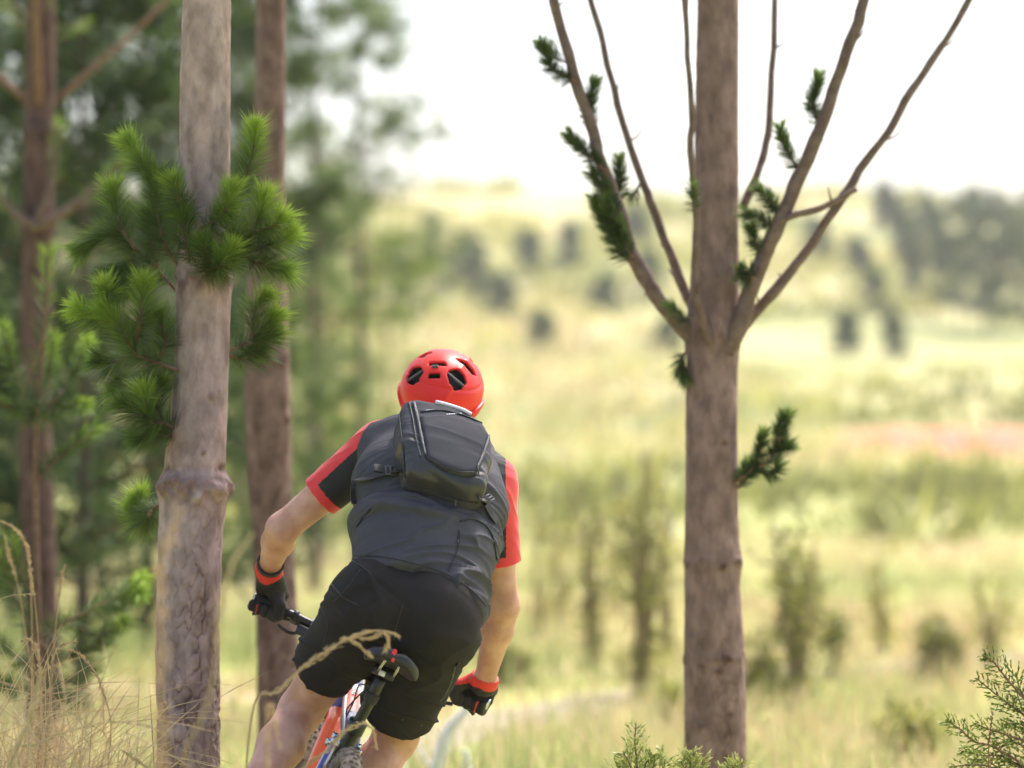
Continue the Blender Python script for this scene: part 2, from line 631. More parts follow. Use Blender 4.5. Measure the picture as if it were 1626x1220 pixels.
# ------------------------------------------------------------------ vegetation materials
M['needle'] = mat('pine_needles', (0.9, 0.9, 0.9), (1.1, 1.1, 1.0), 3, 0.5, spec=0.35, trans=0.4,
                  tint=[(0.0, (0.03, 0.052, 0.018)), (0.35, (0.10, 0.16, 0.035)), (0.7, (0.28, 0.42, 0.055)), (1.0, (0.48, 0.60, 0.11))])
M['needle_far'] = mat('distant_foliage', (0.85, 0.85, 0.85), (1.15, 1.15, 1.1), 0.6, 0.6, spec=0.2, trans=0.3,
                      tint=[(0.0, (0.035, 0.06, 0.025)), (0.5, (0.10, 0.15, 0.045)), (1.0, (0.30, 0.36, 0.09))])
M['leaf'] = mat('shrub_leaves', (0.85, 0.85, 0.85), (1.1, 1.1, 1.0), 4, 0.55, spec=0.3, trans=0.35,
                tint=[(0.0, (0.09, 0.095, 0.04)), (0.4, (0.26, 0.27, 0.08)), (0.75, (0.47, 0.46, 0.14)), (1.0, (0.60, 0.51, 0.28))])
M['straw'] = mat('dry_grass', (0.85, 0.85, 0.85), (1.1, 1.1, 1.05), 5, 0.6, spec=0.3, trans=0.35,
                 tint=[(0.0, (0.28, 0.17, 0.10)), (0.35, (0.48, 0.34, 0.19)), (0.7, (0.60, 0.48, 0.29)), (1.0, (0.30, 0.36, 0.13))])
M['bark'] = mat('pine_bark', (0.62, 0.60, 0.60), (1.12, 1.10, 1.12), 22, 0.92, 0.7, 55, spec=0.15, stretch=(1, 1, 0.6), detail=7,
                tint=[(0.0, (0.050, 0.030, 0.026)), (0.35, (0.165, 0.104, 0.087)), (0.7, (0.30, 0.212, 0.188)), (1.0, (0.45, 0.355, 0.33))])
M['twig'] = mat('twig_bark', (0.14, 0.075, 0.045), (0.22, 0.13, 0.085), 30, 0.85, 0.4, 90)
M['dead_wood'] = mat('bleached_wood', (0.72, 0.68, 0.64), (0.82, 0.80, 0.77), 20, 0.8, 0.3, 60)


# ------------------------------------------------------------------ vegetation builders
class Needles:
    def __init__(s):
        s.b, s.d, s.l, s.w, s.t = [], [], [], [], []

    def add(s, base, dirs, length, width, tint):
        n = len(base)
        s.b.append(base); s.d.append(dirs); s.l.append(np.broadcast_to(length, n)); s.w.append(np.broadcast_to(width, n)); s.t.append(np.broadcast_to(tint, n))

    def build(s, name, m, parent, **kw):
        b = np.vstack(s.b); d = np.vstack(s.d); l = np.concatenate(s.l)[:, None]; w = np.concatenate(s.w)[:, None]; t = np.concatenate(s.t)
        d = d / (np.linalg.norm(d, axis=1)[:, None] + 1e-9)
        rnd = rng.normal(size=d.shape)
        sd = np.cross(d, rnd); sd /= np.linalg.norm(sd, axis=1)[:, None] + 1e-9
        mid = b + d * l * 0.5 + np.array((0, 0, -0.04)) * l
        v = np.stack([b - sd * w * 0.35, b + sd * w * 0.35, mid + sd * w * 0.5, b + d * l + np.array((0, 0, -0.12)) * l, mid - sd * w * 0.5], 1).reshape(-1, 3)
        k = np.arange(len(b)) * 5
        f = np.vstack([np.stack([k, k + 1, k + 2, k + 4], 1), np.stack([k + 4, k + 2, k + 3, k + 3], 1)])
        f1 = np.stack([k, k + 1, k + 2, k + 4], 1)
        f2 = np.stack([k + 4, k + 2, k + 3], 1)
        faces = [tuple(q) for q in f1.tolist()] + [tuple(q) for q in f2.tolist()]
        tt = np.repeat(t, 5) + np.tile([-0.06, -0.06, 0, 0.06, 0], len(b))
        return obj(name, v, faces, m, parent, smooth=False, tint=np.clip(tt, 0, 1), **kw)


def rand_dirs(n, about, spread):
    d = unit(about)[None] + rng.normal(size=(n, 3)) * spread
    return d / np.linalg.norm(d, axis=1)[:, None]


def needle_twig(nd, pts, start=0.25, per_m=900, length=0.085, width=0.0022, t0=0.3, t1=0.75, open_=0.75):
    """needles along a twig, denser and brighter towards its tip"""
    pts = np.asarray(pts)
    seg = np.linalg.norm(np.diff(pts, axis=0), axis=1)
    L = seg.sum()
    n = max(12, int(per_m * L * (1 - start)))
    u = start + (1 - start) * rng.random(n) ** 0.8
    cum = np.concatenate([[0], np.cumsum(seg)]) / L
    base = np.stack([np.interp(u, cum, pts[:, i]) for i in range(3)], 1)
    tan = np.gradient(pts, axis=0)
    tn = np.stack([np.interp(u, cum, tan[:, i]) for i in range(3)], 1)
    tn /= np.linalg.norm(tn, axis=1)[:, None]
    side = rng.normal(size=(n, 3)); side -= tn * (side * tn).sum(1)[:, None]
    side /= np.linalg.norm(side, axis=1)[:, None]
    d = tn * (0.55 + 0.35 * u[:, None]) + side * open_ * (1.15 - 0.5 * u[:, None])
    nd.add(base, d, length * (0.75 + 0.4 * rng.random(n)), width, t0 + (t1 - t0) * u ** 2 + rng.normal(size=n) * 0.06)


def cells(u, v, cu, cv, per):
    """Voronoi edge distance and cell value on a lattice that repeats every per cells in u"""
    U, V_ = u / cu, v / cv
    iu, iv = np.floor(U).astype(int), np.floor(V_).astype(int)
    f1 = np.full(u.shape, 9.0); f2 = np.full(u.shape, 9.0); val = np.zeros(u.shape)
    for a in (-1, 0, 1):
        for b in (-1, 0, 1):
            ca = (iu + a) % per; cb = iv + b
            h1 = _H[(ca * 131 + cb * 919) & 4095]; h2 = _H[(ca * 577 + cb * 263 + 77) & 4095]
            d = np.hypot(iu + a + h1 - U, iv + b + h2 - V_)
            nr = d < f1
            f2 = np.where(nr, f1, np.minimum(f2, d))
            val = np.where(nr, _H[(ca * 37 + cb * 71 + 5) & 4095], val)
            f1 = np.where(nr, d, f1)
    return f2 - f1, val


def trunk(rows, d, z_top=9.0, r_top=0.03, bark=0.006, fine=True, scars=(), tint_up=0.72, tint_low=0.5, rough_z=1.6, seed=0.0, dz=0.006, seg=150):
    """trunk from edges (left px, right px, row); returns verts, faces, tint, centre and radius functions"""
    rows = sorted(rows, key=lambda q: -q[2])
    zc, xc, rc = [], [], []
    for l, r_, y in rows:
        a_, b_ = P(l, y, d), P(r_, y, d)
        zc.append(a_[2]); xc.append((a_[0] + b_[0]) / 2); rc.append((b_[0] - a_[0]) / 2)
    gz = float(ground_z(xc[0], d)) - 0.15
    slope = (xc[1] - xc[0]) / max(zc[1] - zc[0], 0.1)
    zc = [gz, gz + 0.3] + zc; xc = [xc[0] + slope * (gz - zc[2]) * 0.6, xc[0] + slope * (gz + 0.3 - zc[2]) * 0.6] + xc; rc = [rc[0] * 1.75, rc[0] * 1.22] + rc
    lean = np.clip((xc[-1] - xc[-3]) / (zc[-1] - zc[-3] + 1e-6), -0.05, 0.05) * 0.5
    for k in (0.5, 1.0):
        z = zc[-1 if k == 0.5 else -2] + (z_top - zc[-1]) * k if k == 0.5 else z_top
        zc.append(z); xc.append(xc[-1] + lean * (z - zc[-2])); rc.append(rc[-1] * 0.72 if k == 0.5 else r_top)
    zs = np.concatenate([np.arange(zc[0], 3.1, dz), np.arange(3.1, z_top, 0.08)]) if fine else np.linspace(zc[0], z_top, 90)
    cx, rr = np.interp(zs, zc, xc), np.interp(zs, zc, rc)
    ker = np.ones(9) / 9
    rr = np.convolve(np.pad(rr, 4, 'edge'), ker, 'valid')
    th = np.arange(seg) / seg * 2 * math.pi
    T, Z = np.meshgrid(th, zs)
    RR = np.repeat(rr[:, None], seg, 1)
    per = 20
    wob = fbm(np.stack([np.cos(T) * 2.2, np.sin(T) * 2.2, Z * 6 + seed], -1).reshape(-1, 3), 3).reshape(T.shape)
    Tw = T + wob * 0.30
    Zw = Z + 0.035 * fbm(np.stack([np.cos(T) * 5, np.sin(T) * 5, Z * 12 + 9 + seed], -1).reshape(-1, 3), 2).reshape(T.shape)
    e, val = cells((Tw + seed) * per / (2 * math.pi), Zw / 0.062 + seed, 1.0, 1.0, per)
    e2, val2 = cells((Tw + 1 + seed) * per * 2 / (2 * math.pi), Zw / 0.024 + seed, 1.0, 1.0, per * 2)
    low = np.clip((rough_z - Z) / 0.8, 0.0, 1)           # plated bark low down, smoother bark above
    cm = np.clip(0.55 + 1.3 * fbm(np.stack([np.cos(T) * 2.6 + 7, np.sin(T) * 2.6, Z * 7 + seed], -1).reshape(-1, 3), 2).reshape(T.shape), 0, 1)
    crack = 1 - cm * (1 - np.clip(e / 0.17, 0, 1))
    amp = bark * (0.12 + 0.88 * low)
    disp = amp * (crack - 1) + amp * 0.55 * (val - 0.5) * low + amp * 0.35 * (np.clip(e2 / 0.2, 0, 1) - 1) * low
    disp += 0.05 * RR * fbm(np.stack([np.cos(T) * 1.2, np.sin(T) * 1.2, Z * 2.5 + seed], -1).reshape(-1, 3), 2).reshape(T.shape)
    disp += 0.0016 * fbm(np.stack([np.cos(T) * 9, np.sin(T) * 9, Z * 40 + seed], -1).reshape(-1, 3), 2).reshape(T.shape)
    tint = tint_low * low + tint_up * (1 - low) + 0.55 * (crack - 1) * (0.2 + 0.8 * low) + 0.18 * (val - 0.5) * low + 0.10 * wob
    tint += 0.07 * fbm(np.stack([np.cos(T) * 3, np.sin(T) * 3, Z * 9 + seed], -1).reshape(-1, 3), 3).reshape(T.shape)
    for (zz, tt, hz, ht, amp_, dark) in scars:            # branch scars and whorl rings: height, angle (None = all round)
        g = np.exp(-((Z - zz) / hz) ** 2)
        if tt is not None:
            dth = (T - tt + math.pi) % (2 * math.pi) - math.pi
            g = g * np.exp(-(dth / ht) ** 2)
        lump = 0.85 + 1.6 * fbm(np.stack([np.cos(T) * 4.5, np.sin(T) * 4.5, Z * 34 + 3], -1).reshape(-1, 3), 3).reshape(T.shape)
        disp += amp_ * g * lump
        tint += dark * g * lump
    rad = RR + disp
    v = np.stack([cx[:, None] + rad * np.cos(T), d + rad * np.sin(T), Z], -1).reshape(-1, 3)
    nz_ = len(zs)
    ii, jj = np.meshgrid(np.arange(nz_ - 1), np.arange(seg), indexing='ij')
    k2 = (jj + 1) % seg
    f = np.stack([ii * seg + jj, ii * seg + k2, (ii + 1) * seg + k2, (ii + 1) * seg + jj], -1).reshape(-1, 4)
    return v, f, np.clip(tint, 0, 1).ravel(), (lambda z: np.array((np.interp(z, zc, xc), d, z))), (lambda z: float(np.interp(z, zc, rc)))


def pine_crown(parent, cen, rad, z0, z1, nd, n_whorl, reach, per=5, nlen=0.09, width=0.0035, dens=260, skip=None):
    """whorled branches with needled side twigs above the picture's top edge"""
    for k, z in enumerate(np.linspace(z0, z1, n_whorl)):
        f = 1 - (z - z0) / (z1 - z0 + 0.5)
        for j in range(per):
            a_ = j / per * 2 * math.pi + k * 1.1 + rng.normal() * 0.2
            out = np.array((math.cos(a_), math.sin(a_), 0))
            L = reach * (0.35 + 0.65 * f) * (0.8 + 0.4 * rng.random())
            c = cen(z)
            p = spline([c + out * rad(z) * 0.5, c + out * L * 0.4 + (0, 0, L * 0.34), c + out * L * 0.75 + (0, 0, L * 0.72), c + out * L + (0, 0, L * 1.05)], 4)
            b = MB().tube(p, [rad(z) * 0.28, 0.004], 6)
            for s in np.linspace(0.35, 0.95, 6):
                q = p[int(s * (len(p) - 1))]
                for sd in (-1, 1):
                    w = unit(np.cross(out, (0, 0, 1)) * sd + out * 0.6 + np.array((0, 0, 0.7)) + rng.normal(size=3) * 0.25)
                    e = spline([q, q + w * 0.14, q + w * 0.26 + (0, 0, 0.04)], 3)
                    b.tube(e, [0.004, 0.002], 4)
                    needle_twig(nd, e, 0.2, dens, nlen, width, 0.25, 0.7)
            needle_twig(nd, p, 0.5, dens, nlen, width, 0.25, 0.75)
            b.build('branch', M['twig'], parent)

# ================================================================== NEAR PINES
# --- plated trunk with bright new growth, beside the rider
T1 = empty('pine_tree', (P(300, 1000, 10.0)[0], 10.0, 0.0), label='pine trunk with cracked plated bark, lumpy branch collar and bright green tufts', cat='pine tree')
d1 = 10.0
zr = lambda y, d: P(0, y, d)[2]
v, f, t, cen1, rad1 = trunk([(283, 366, 340), (279, 367, 450), (276, 362, 600), (268, 359, 690), (262, 358, 730), (256, 362, 780), (252, 355, 850), (247, 349, 1000), (250, 350, 1220)],
    d1, z_top=8.5, bark=0.012, scars=[(zr(772, d1), None, 0.033, 0, 0.016, -0.20), (zr(745, d1), None, 0.012, 0, -0.006, -0.25), (zr(445, d1), None, 0.03, 0, 0.006, -0.3),
        (zr(790, d1), -1.3, 0.02, 0.28, 0.014, 0.35), (zr(782, d1), -0.75, 0.022, 0.25, 0.016, 0.2), (zr(775, d1), -2.2, 0.03, 0.3, 0.012, -0.2), (zr(700, d1), -2.5, 0.06, 0.35, 0.002, -0.3),
        (zr(470, d1), -2.3, 0.05, 0.5, 0.002, -0.25), (zr(560, d1), -2.6, 0.04, 0.3, 0.003, -0.2), (zr(720, d1), -1.2, 0.008, 0.1, 0.004, -0.4), (zr(630, d1), -1.05, 0.012, 0.14, 0.004, -0.3)],
    tint_up=0.92, tint_low=0.92, rough_z=1.45)
obj('trunk', v, f, M['bark'], T1, tint=t)
nd = Needles()
tw1 = [  # pixel paths of the twigs left and right of the trunk, with depth offsets
    ([(290, 690), (262, 672), (240, 668), (228, 622)], -0.10, 0.8), ([(262, 672), (225, 660), (196, 642)], -0.10, 0.4), ([(285, 700), (255, 690), (222, 694)], -0.05, 0.35),
    ([(288, 590), (245, 575), (214, 560), (190, 520), (166, 492)], -0.12, 0.7), ([(214, 560), (224, 500), (228, 448)], -0.14, 0.8), ([(190, 520), (150, 505), (124, 490)], -0.10, 0.85),
    ([(166, 492), (172, 470), (168, 455)], -0.10, 0.85), ([(250, 576), (262, 540), (252, 505)], -0.05, 0.45), ([(214, 560), (185, 575), (160, 572)], -0.02, 0.3), ([(245, 578), (230, 600), (200, 604)], 0.03, 0.3),
    ([(288, 470), (250, 430), (215, 395), (170, 372), (130, 392)], 0.05, 0.5), ([(215, 395), (190, 360), (185, 335), (180, 300)], 0.03, 0.6), ([(250, 430), (240, 380), (235, 345)], 0.0, 0.4),
    ([(288, 430), (262, 390), (250, 340), (246, 280)], -0.05, 0.45), ([(215, 395), (205, 420), (170, 440)], 0.05, 0.25),
    ([(352, 430), (380, 400), (400, 372), (412, 345), (420, 310)], -0.12, 0.85), ([(380, 400), (415, 392), (446, 384), (462, 372)], -0.12, 0.8), ([(400, 372), (432, 360), (446, 345)], -0.14, 0.85),
    ([(380, 402), (410, 420), (452, 428)], -0.10, 0.65), ([(340, 440), (330, 410), (322, 385)], -0.16, 0.45), ([(345, 430), (360, 415), (368, 395)], -0.16, 0.8), ([(365, 410), (372, 370), (365, 340)], -0.13, 0.8),
    ([(358, 560), (390, 545), (420, 520), (436, 502)], 0.05, 0.75), ([(390, 545), (415, 545), (434, 530)], 0.05, 0.6), ([(400, 535), (405, 490), (420, 470)], 0.08, 0.75), ([(358, 562), (380, 568), (408, 560)], 0.05, 0.35),
    ([(300, 420), (296, 380), (290, 345)], -0.15, 0.4), ([(318, 430), (345, 425), (352, 410)], -0.17, 0.55),
    ([(300, 330), (270, 300), (235, 270), (205, 225)], -0.05, 0.7),  ([(352, 330), (385, 295), (400, 250), (405, 205)], -0.1, 0.8), 
    ([(315, 365), (345, 350), (360, 330), (368, 300)], -0.17, 0.85), ([(305, 350), (285, 320), (275, 290)], -0.16, 0.6), ([(250, 430), (210, 440), (178, 470)], 0.06, 0.4), ([(262, 672), (248, 640), (255, 610)], -0.05, 0.45), ([(245, 575), (215, 610), (185, 620)], -0.02, 0.5),
    ([(255, 800), (232, 815), (222, 790)], 0.25, 0.75), ([(240, 812), (225, 830), (212, 806)], 0.25, 0.7)]
for pts, off, br in tw1:
    n = len(pts)
    pp = spline([P(x, y, d1 + off * min(1, 0.4 + i / (n - 1))) for i, (x, y) in enumerate(pts)], 5)
    MB().tube(pp, [0.006, 0.0025], 6).build('branch', M['twig'], T1)
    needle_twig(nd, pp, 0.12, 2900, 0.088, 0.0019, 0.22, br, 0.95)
    tipd = unit(pp[-1] - pp[-3])
    k = 120
    nd.add(np.repeat(pp[-1][None], k, 0) - tipd * rng.random((k, 1)) * 0.02, rand_dirs(k, tipd, 0.42), 0.06 * (0.7 + 0.5 * rng.random(k)), 0.0026, br + rng.normal(size=k) * 0.06)
pine_crown(T1, cen1, rad1, 3.2, 8.0, nd, 6, 1.1, per=4, dens=160)
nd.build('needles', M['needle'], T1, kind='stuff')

# --- smooth trunk with a whorl of rising limbs
d2 = 11.3
T2 = empty('pine_tree', (P(1134, 1000, d2)[0], d2, 0.0), label='smooth pinkish brown pine trunk forking into a whorl of rising limbs', cat='pine tree')
v, f, t, cen2, rad2 = trunk([(1101, 1172, 340), (1094, 1174, 470), (1088, 1177, 530), (1090, 1172, 600), (1089, 1172, 760), (1087, 1174, 860), (1085, 1179, 895), (1086, 1174, 930), (1085, 1183, 1050), (1087, 1185, 1220)],
    d2, z_top=8.0, bark=0.0035, rough_z=1.0, tint_up=0.60, tint_low=0.58, seed=2.3,
    scars=[(zr(893, d2), None, 0.014, 0, 0.003, -0.10), (zr(1046, d2), None, 0.013, 0, 0.003, -0.10), (zr(540, d2), None, 0.05, 0, 0.004, -0.12)]
    + [(zr(y_, d2), a_, 0.012, 0.16, 0.006, -0.38) for y_, a_ in ((897, -2.7), (905, -2.1), (900, -1.3), (890, -0.6), (1043, -1.15), (1040, -0.4), (1052, -2.9), (1056, -2.0), (1150, -2.0), (1065, -1.5))]
    + [(zr(680, d2), -0.55, 0.05, 0.1, 0.0, -0.25), (zr(705, d2), -1.2, 0.008, 0.9, -0.001, -0.2)])
obj('trunk', v, f, M['bark'], T2, tint=t)
nd = Needles()
M['limb'] = mat('limb_bark', (0.13, 0.088, 0.072), (0.20, 0.145, 0.125), 26, 0.9, 0.5, 70, spec=0.15)
limbs = [([(1112, 555), (1090, 525), (1045, 478), (1010, 420), (984, 345), (958, 262), (926, 165), (892, 50), (850, -100)], (-0.02, -0.1), (15, 12, 10, 7)),
         ([(1110, 500), (1092, 472), (1066, 410), (1041, 340), (1012, 262), (980, 165), (952, 50), (915, -100)], (0.05, 0.2), (10, 7, 6, 5)),
         ([(1128, 545), (1116, 500), (1105, 450), (1104, 345), (1098, 220), (1090, 60), (1076, -180)], (-0.09, -0.28), (8, 6, 5, 4)),
         ([(1150, 560), (1170, 520), (1192, 460), (1222, 385), (1248, 330), (1286, 238), (1330, 130), (1366, 20), (1402, -110)], (-0.05, -0.15), (17, 13, 11, 8)),
         ([(1165, 540), (1180, 518), (1232, 460), (1284, 392), (1322, 335), (1388, 240), (1458, 132), (1520, 30), (1590, -110)], (0.02, 0.1), (11, 8, 7, 5)),
         ([(1238, 350), (1265, 342), (1310, 330), (1360, 300)], (-0.12, -0.1), (6, 4)),
         ([(1180, 330), (1210, 250), (1225, 150), (1236, -160)], (0.1, 0.3), (7, 5))]
for pts, (o0, o1), rp in limbs:
    n = len(pts)
    pp = spline([P(x, y, d2 + o0 + (o1 - o0) * i / (n - 1)) for i, (x, y) in enumerate(pts)], 7)
    pp[4:] += np.stack([fbm(np.stack([pp[4:, 2] * 9 + k_ * 7, pp[4:, 0] * 3, pp[4:, 1] * 0 + o0 * 50], -1), 3) for k_ in range(3)], 1) * 0.014
    MB().tube(pp, np.interp(np.linspace(0, 1, len(pp)), np.linspace(0, 1, len(rp)), rp) * PX(d2) * (1 + 0.16 * fbm(np.stack([np.arange(len(pp)) * 0.7, 0 * pp[:, 0] + o0 * 90, 0 * pp[:, 0]], -1), 2)), 12).build('branch', M['limb'], T2)
    for k_ in range(6, len(pp) - 2, 5):                      # short side twigs and dead stubs
        w_ = unit(rng.normal(size=3) + unit(pp[k_ + 1] - pp[k_]) * 0.8); l_ = 0.02 + 0.10 * rng.random() ** 2
        e_ = spline([pp[k_], pp[k_] + w_ * l_ * 0.6, pp[k_] + w_ * l_ + (0, 0, l_ * 0.3)], 3)
        MB().tube(e_, [0.005, 0.002], 6).build('twig', M['limb'], T2)
        if l_ > 0.10: needle_twig(nd, e_, 0.3, 1500, 0.055, 0.0028, 0.02, 0.4, 0.8)
lt = [([(1008, 420), (985, 400), (968, 372), (955, 345), (945, 318)], -0.08), ([(1000, 395), (975, 360), (960, 335)], -0.1), ([(982, 345), (960, 300), (940, 275)], -0.1), ([(962, 275), (930, 240), (905, 215)], -0.1), ([(940, 210), (935, 170), (945, 130)], -0.05), ([(975, 325), (985, 290), (982, 255)], 0.05), ([(915, 130), (880, 110), (860, 70)], -0.1),
      ([(1005, 410), (990, 385), (982, 355)], -0.12), ([(992, 372), (972, 352), (962, 320)], -0.12), 
      ([(1198, 445), (1188, 430), (1180, 442), (1176, 430)], -0.12), ([(1215, 405), (1200, 385), (1192, 362)], -0.1), ([(1232, 365), (1205, 345), (1185, 338)], -0.1), ([(1240, 345), (1225, 320), (1205, 300)], -0.1),
      ([(1272, 275), (1250, 240), (1240, 205)], -0.1), ([(1300, 205), (1290, 160), (1300, 120)], -0.1),  
      ([(1090, 560), (1082, 568), (1080, 585), (1086, 598)], -0.05), ([(1168, 768), (1182, 750), (1200, 742), (1214, 748)], -0.06), ([(1176, 762), (1196, 742), (1206, 716), (1212, 690)], -0.08),
      ([(1206, 742), (1224, 728), (1236, 700), (1244, 662)], -0.10), ([(1214, 748), (1228, 752), (1236, 738)], -0.07), ([(1172, 776), (1180, 760), (1188, 738)], -0.03), ([(1226, 724), (1240, 712), (1254, 706)], -0.10), ([(1236, 700), (1240, 680), (1250, 660)], -0.12)]
for pts, off in lt:
    pp = spline([P(x, y, d2 + off) for x, y in pts], 4)
    MB().tube(pp, [0.006, 0.003], 6).build('branch', M['twig'], T2)
    needle_twig(nd, pp, 0.05, 3200, 0.055, 0.0028, 0.02, 0.40, 0.8)
pine_crown(T2, cen2, rad2, 3.5, 7.4, nd, 7, 1.35, per=6, dens=560, width=0.008, nlen=0.12)  # unseen crown, thickened so that it shades the rider
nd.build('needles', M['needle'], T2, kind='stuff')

# --- darker trunk just behind the rider's raised hand
d3 = 13.2
T3 = empty('pine_tree', (P(430, 1000, d3)[0], d3, 0.0), label='bare brown pine trunk with an old ring scar, standing behind the left forearm', cat='pine tree')
v, f, t, cen3, rad3 = trunk([(402, 452, 340), (394, 455, 450), (388, 458, 570), (386, 461, 600), (392, 462, 720), (399, 464, 830), (405, 472, 960), (409, 482, 1100), (412, 488, 1220)],
    d3, z_top=8.5, bark=0.005, rough_z=1.8, tint_up=0.52, tint_low=0.42, seed=5.1, dz=0.012, seg=90,
    scars=[(zr(572, d3), None, 0.03, 0, 0.006, -0.35), (zr(680, d3), -1.9, 0.02, 0.3, 0.004, -0.3), (zr(668, d3), -0.4, 0.03, 0.3, 0.006, -0.3), (zr(790, d3), -2.2, 0.03, 0.3, 0.006, -0.3)])
obj('trunk', v, f, M['bark'], T3, tint=t)
nd = Needles()
pine_crown(T3, cen3, rad3, 3.3, 8.0, nd, 6, 1.2, per=4, dens=140)
nd.build('needles', M['needle'], T3, kind='stuff')

# --- blurred trunk at the wood's edge, behind the sapling
d4 = 16.5
T4 = empty('pine_tree', (P(60, 1000, d4)[0], d4, 0.0), label='dark slim pine trunk behind the young sapling and dry grass', cat='pine tree')
v, f, t, cen4, rad4 = trunk([(37, 86, 340), (34, 84, 500), (32, 80, 650), (33, 86, 800), (38, 92, 960), (42, 98, 1150)], d4, z_top=8.5, bark=0.004, rough_z=1.8, tint_up=0.26, tint_low=0.24, seed=8.7, dz=0.015, seg=80,
    scars=[(zr(352, d4), None, 0.05, 0, 0.008, -0.3)])
obj('trunk', v, f, M['bark'], T4, tint=t)
nd = Needles()
for pts in ([(60, 360), (100, 338), (150, 300), (200, 250)], [(60, 362), (25, 340), (-10, 300)], [(60, 350), (80, 300), (95, 200)]):
    pp = spline([P(x, y, d4 - 0.1) for x, y in pts], 5)
    MB().tube(pp, [0.028, 0.012], 8).build('branch', M['limb'], T4)
    needle_twig(nd, pp, 0.4, 500, 0.1, 0.004, 0.2, 0.5)
pine_crown(T4, cen4, rad4, 3.2, 8.0, nd, 6, 1.2, per=4, dens=140)
nd.build('needles', M['needle'], T4, kind='stuff')

# --- young pine sapling in the grass
d5 = 12.2
T5 = empty('pine_sapling', (P(58, 1300, d5)[0], d5, 0.0), label='young pine sapling with thin reddish stem rising from dry grass', cat='sapling')
g = P(60, 1300, d5); g[2] = -0.05
st = spline([g, P(60, 1000, d5), P(57, 800, d5), P(59, 650, d5), P(70, 520, d5), P(76, 400, d5)], 8)
MB().tube(st, [0.016, 0.011, 0.009, 0.004], 10).build('stem', M['twig'], T5)
nd = Needles()
needle_twig(nd, st[-18:], 0.0, 420, 0.10, 0.003, 0.2, 0.6)
sap = [([(60, 660), (85, 640), (120, 590), (140, 540)], 0.4), ([(60, 655), (35, 620), (15, 560), (5, 520)], 0.35), ([(60, 650), (75, 600), (85, 540)], 0.45), ([(58, 665), (30, 650), (0, 640), (-30, 600)], 0.3),
       ([(60, 760), (85, 735), (120, 705), (150, 680)], 0.25), ([(60, 670), (100, 650), (135, 640)], 0.35), ([(60, 1015), (110, 985), (160, 960), (205, 935), (226, 918)], 0.45), ([(150, 965), (185, 958), (222, 940)], 0.4),
       ([(110, 986), (150, 1010), (195, 988)], 0.3), ([(62, 1020), (100, 1045), (165, 1018)], 0.2), ([(60, 1010), (30, 960), (10, 910), (-10, 880)], 0.35), ([(60, 1060), (20, 1040), (-20, 990)], 0.25),
       ([(60, 1075), (105, 1085), (150, 1060)], 0.15), ([(60, 950), (30, 905), (18, 860)], 0.4), ([(60, 1100), (30, 1090), (-10, 1080)], 0.1), ([(62, 1090), (90, 1110), (130, 1110)], 0.1)]
for pts, br in sap:
    pp = spline([P(x, y, d5 + rng.normal() * 0.12) for x, y in pts], 5)
    pp[0] = pp[0] * 0 + P(*pts[0], d5)
    MB().tube(pp, [0.006, 0.003], 6).build('branch', M['twig'], T5)
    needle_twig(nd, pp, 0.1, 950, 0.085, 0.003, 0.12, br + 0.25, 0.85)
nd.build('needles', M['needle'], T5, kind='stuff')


# ================================================================== THE WOOD AND THE HILLSIDE
M['dark_twig'] = mat('dark_bark', (0.07, 0.05, 0.038), (0.11, 0.08, 0.06), 20, 0.9, 0.4, 60)  # darker brown bark for the trunks of wood pines and hill conifers


def bushy_pine(name, x, y, h, base, spread, n, tint, label, group, size=0.22, cone_=0.75, cat='pine tree', per=14, width=0.016, material=None, trunk_r=None):
    z = float(ground_z(x, y))
    t = empty(name, (x, y, z), label=label, cat=cat, group=group)
    r0 = trunk_r or 0.011 * h
    tp = spline([(x, y, z - 0.2), (x + rng.normal() * 0.05, y, z + h * 0.5), (x + rng.normal() * 0.1, y, z + h)], 6)
    MB().tube(tp, [r0, r0 * 0.6, 0.01], 8).build('trunk', M['dark_twig'], t)
    nd = Needles()
    nb = max(8, n // 22)
    lims = MB()
    ends = []
    for k in range(nb):
        u = (k + rng.random()) / nb
        zz = z + base + (h - base) * u
        L = spread * (1 - cone_ * u) * (0.65 + 0.5 * rng.random())
        a_ = k * 2.4 + rng.normal() * 0.3
        o = np.array((math.cos(a_), math.sin(a_), 0.32 + 0.3 * u))
        p0 = np.array((x, y, zz))
        pp = np.array([p0, p0 + o * L * 0.5 - (0, 0, 0.03 * L), p0 + o * L])
        lims.tube(pp, [r0 * 0.3 * (1 - u) + 0.006, 0.004], 5)
        ends.append((p0, o * L))
    lims.build('limbs', M['twig'], t, kind='stuff')
    for k in range(n):
        p0, o = ends[rng.integers(nb)]
        s = 0.25 + 0.75 * rng.random() ** 0.7
        c = p0 + o * s + rng.normal(size=3) * np.array((0.11, 0.11, 0.08)) * spread
        d_ = rand_dirs(per, unit(o) + np.array((0, 0, 0.5)), 0.75)
        nd.add(np.repeat(c[None], per, 0), d_, size * (0.7 + 0.6 * rng.random(per)), width, np.clip(tint + 0.16 * rng.normal() + 0.05 * rng.normal(size=per), 0, 1))
    nd.build('crown', material or M['needle_far'], t, kind='stuff')
    return t


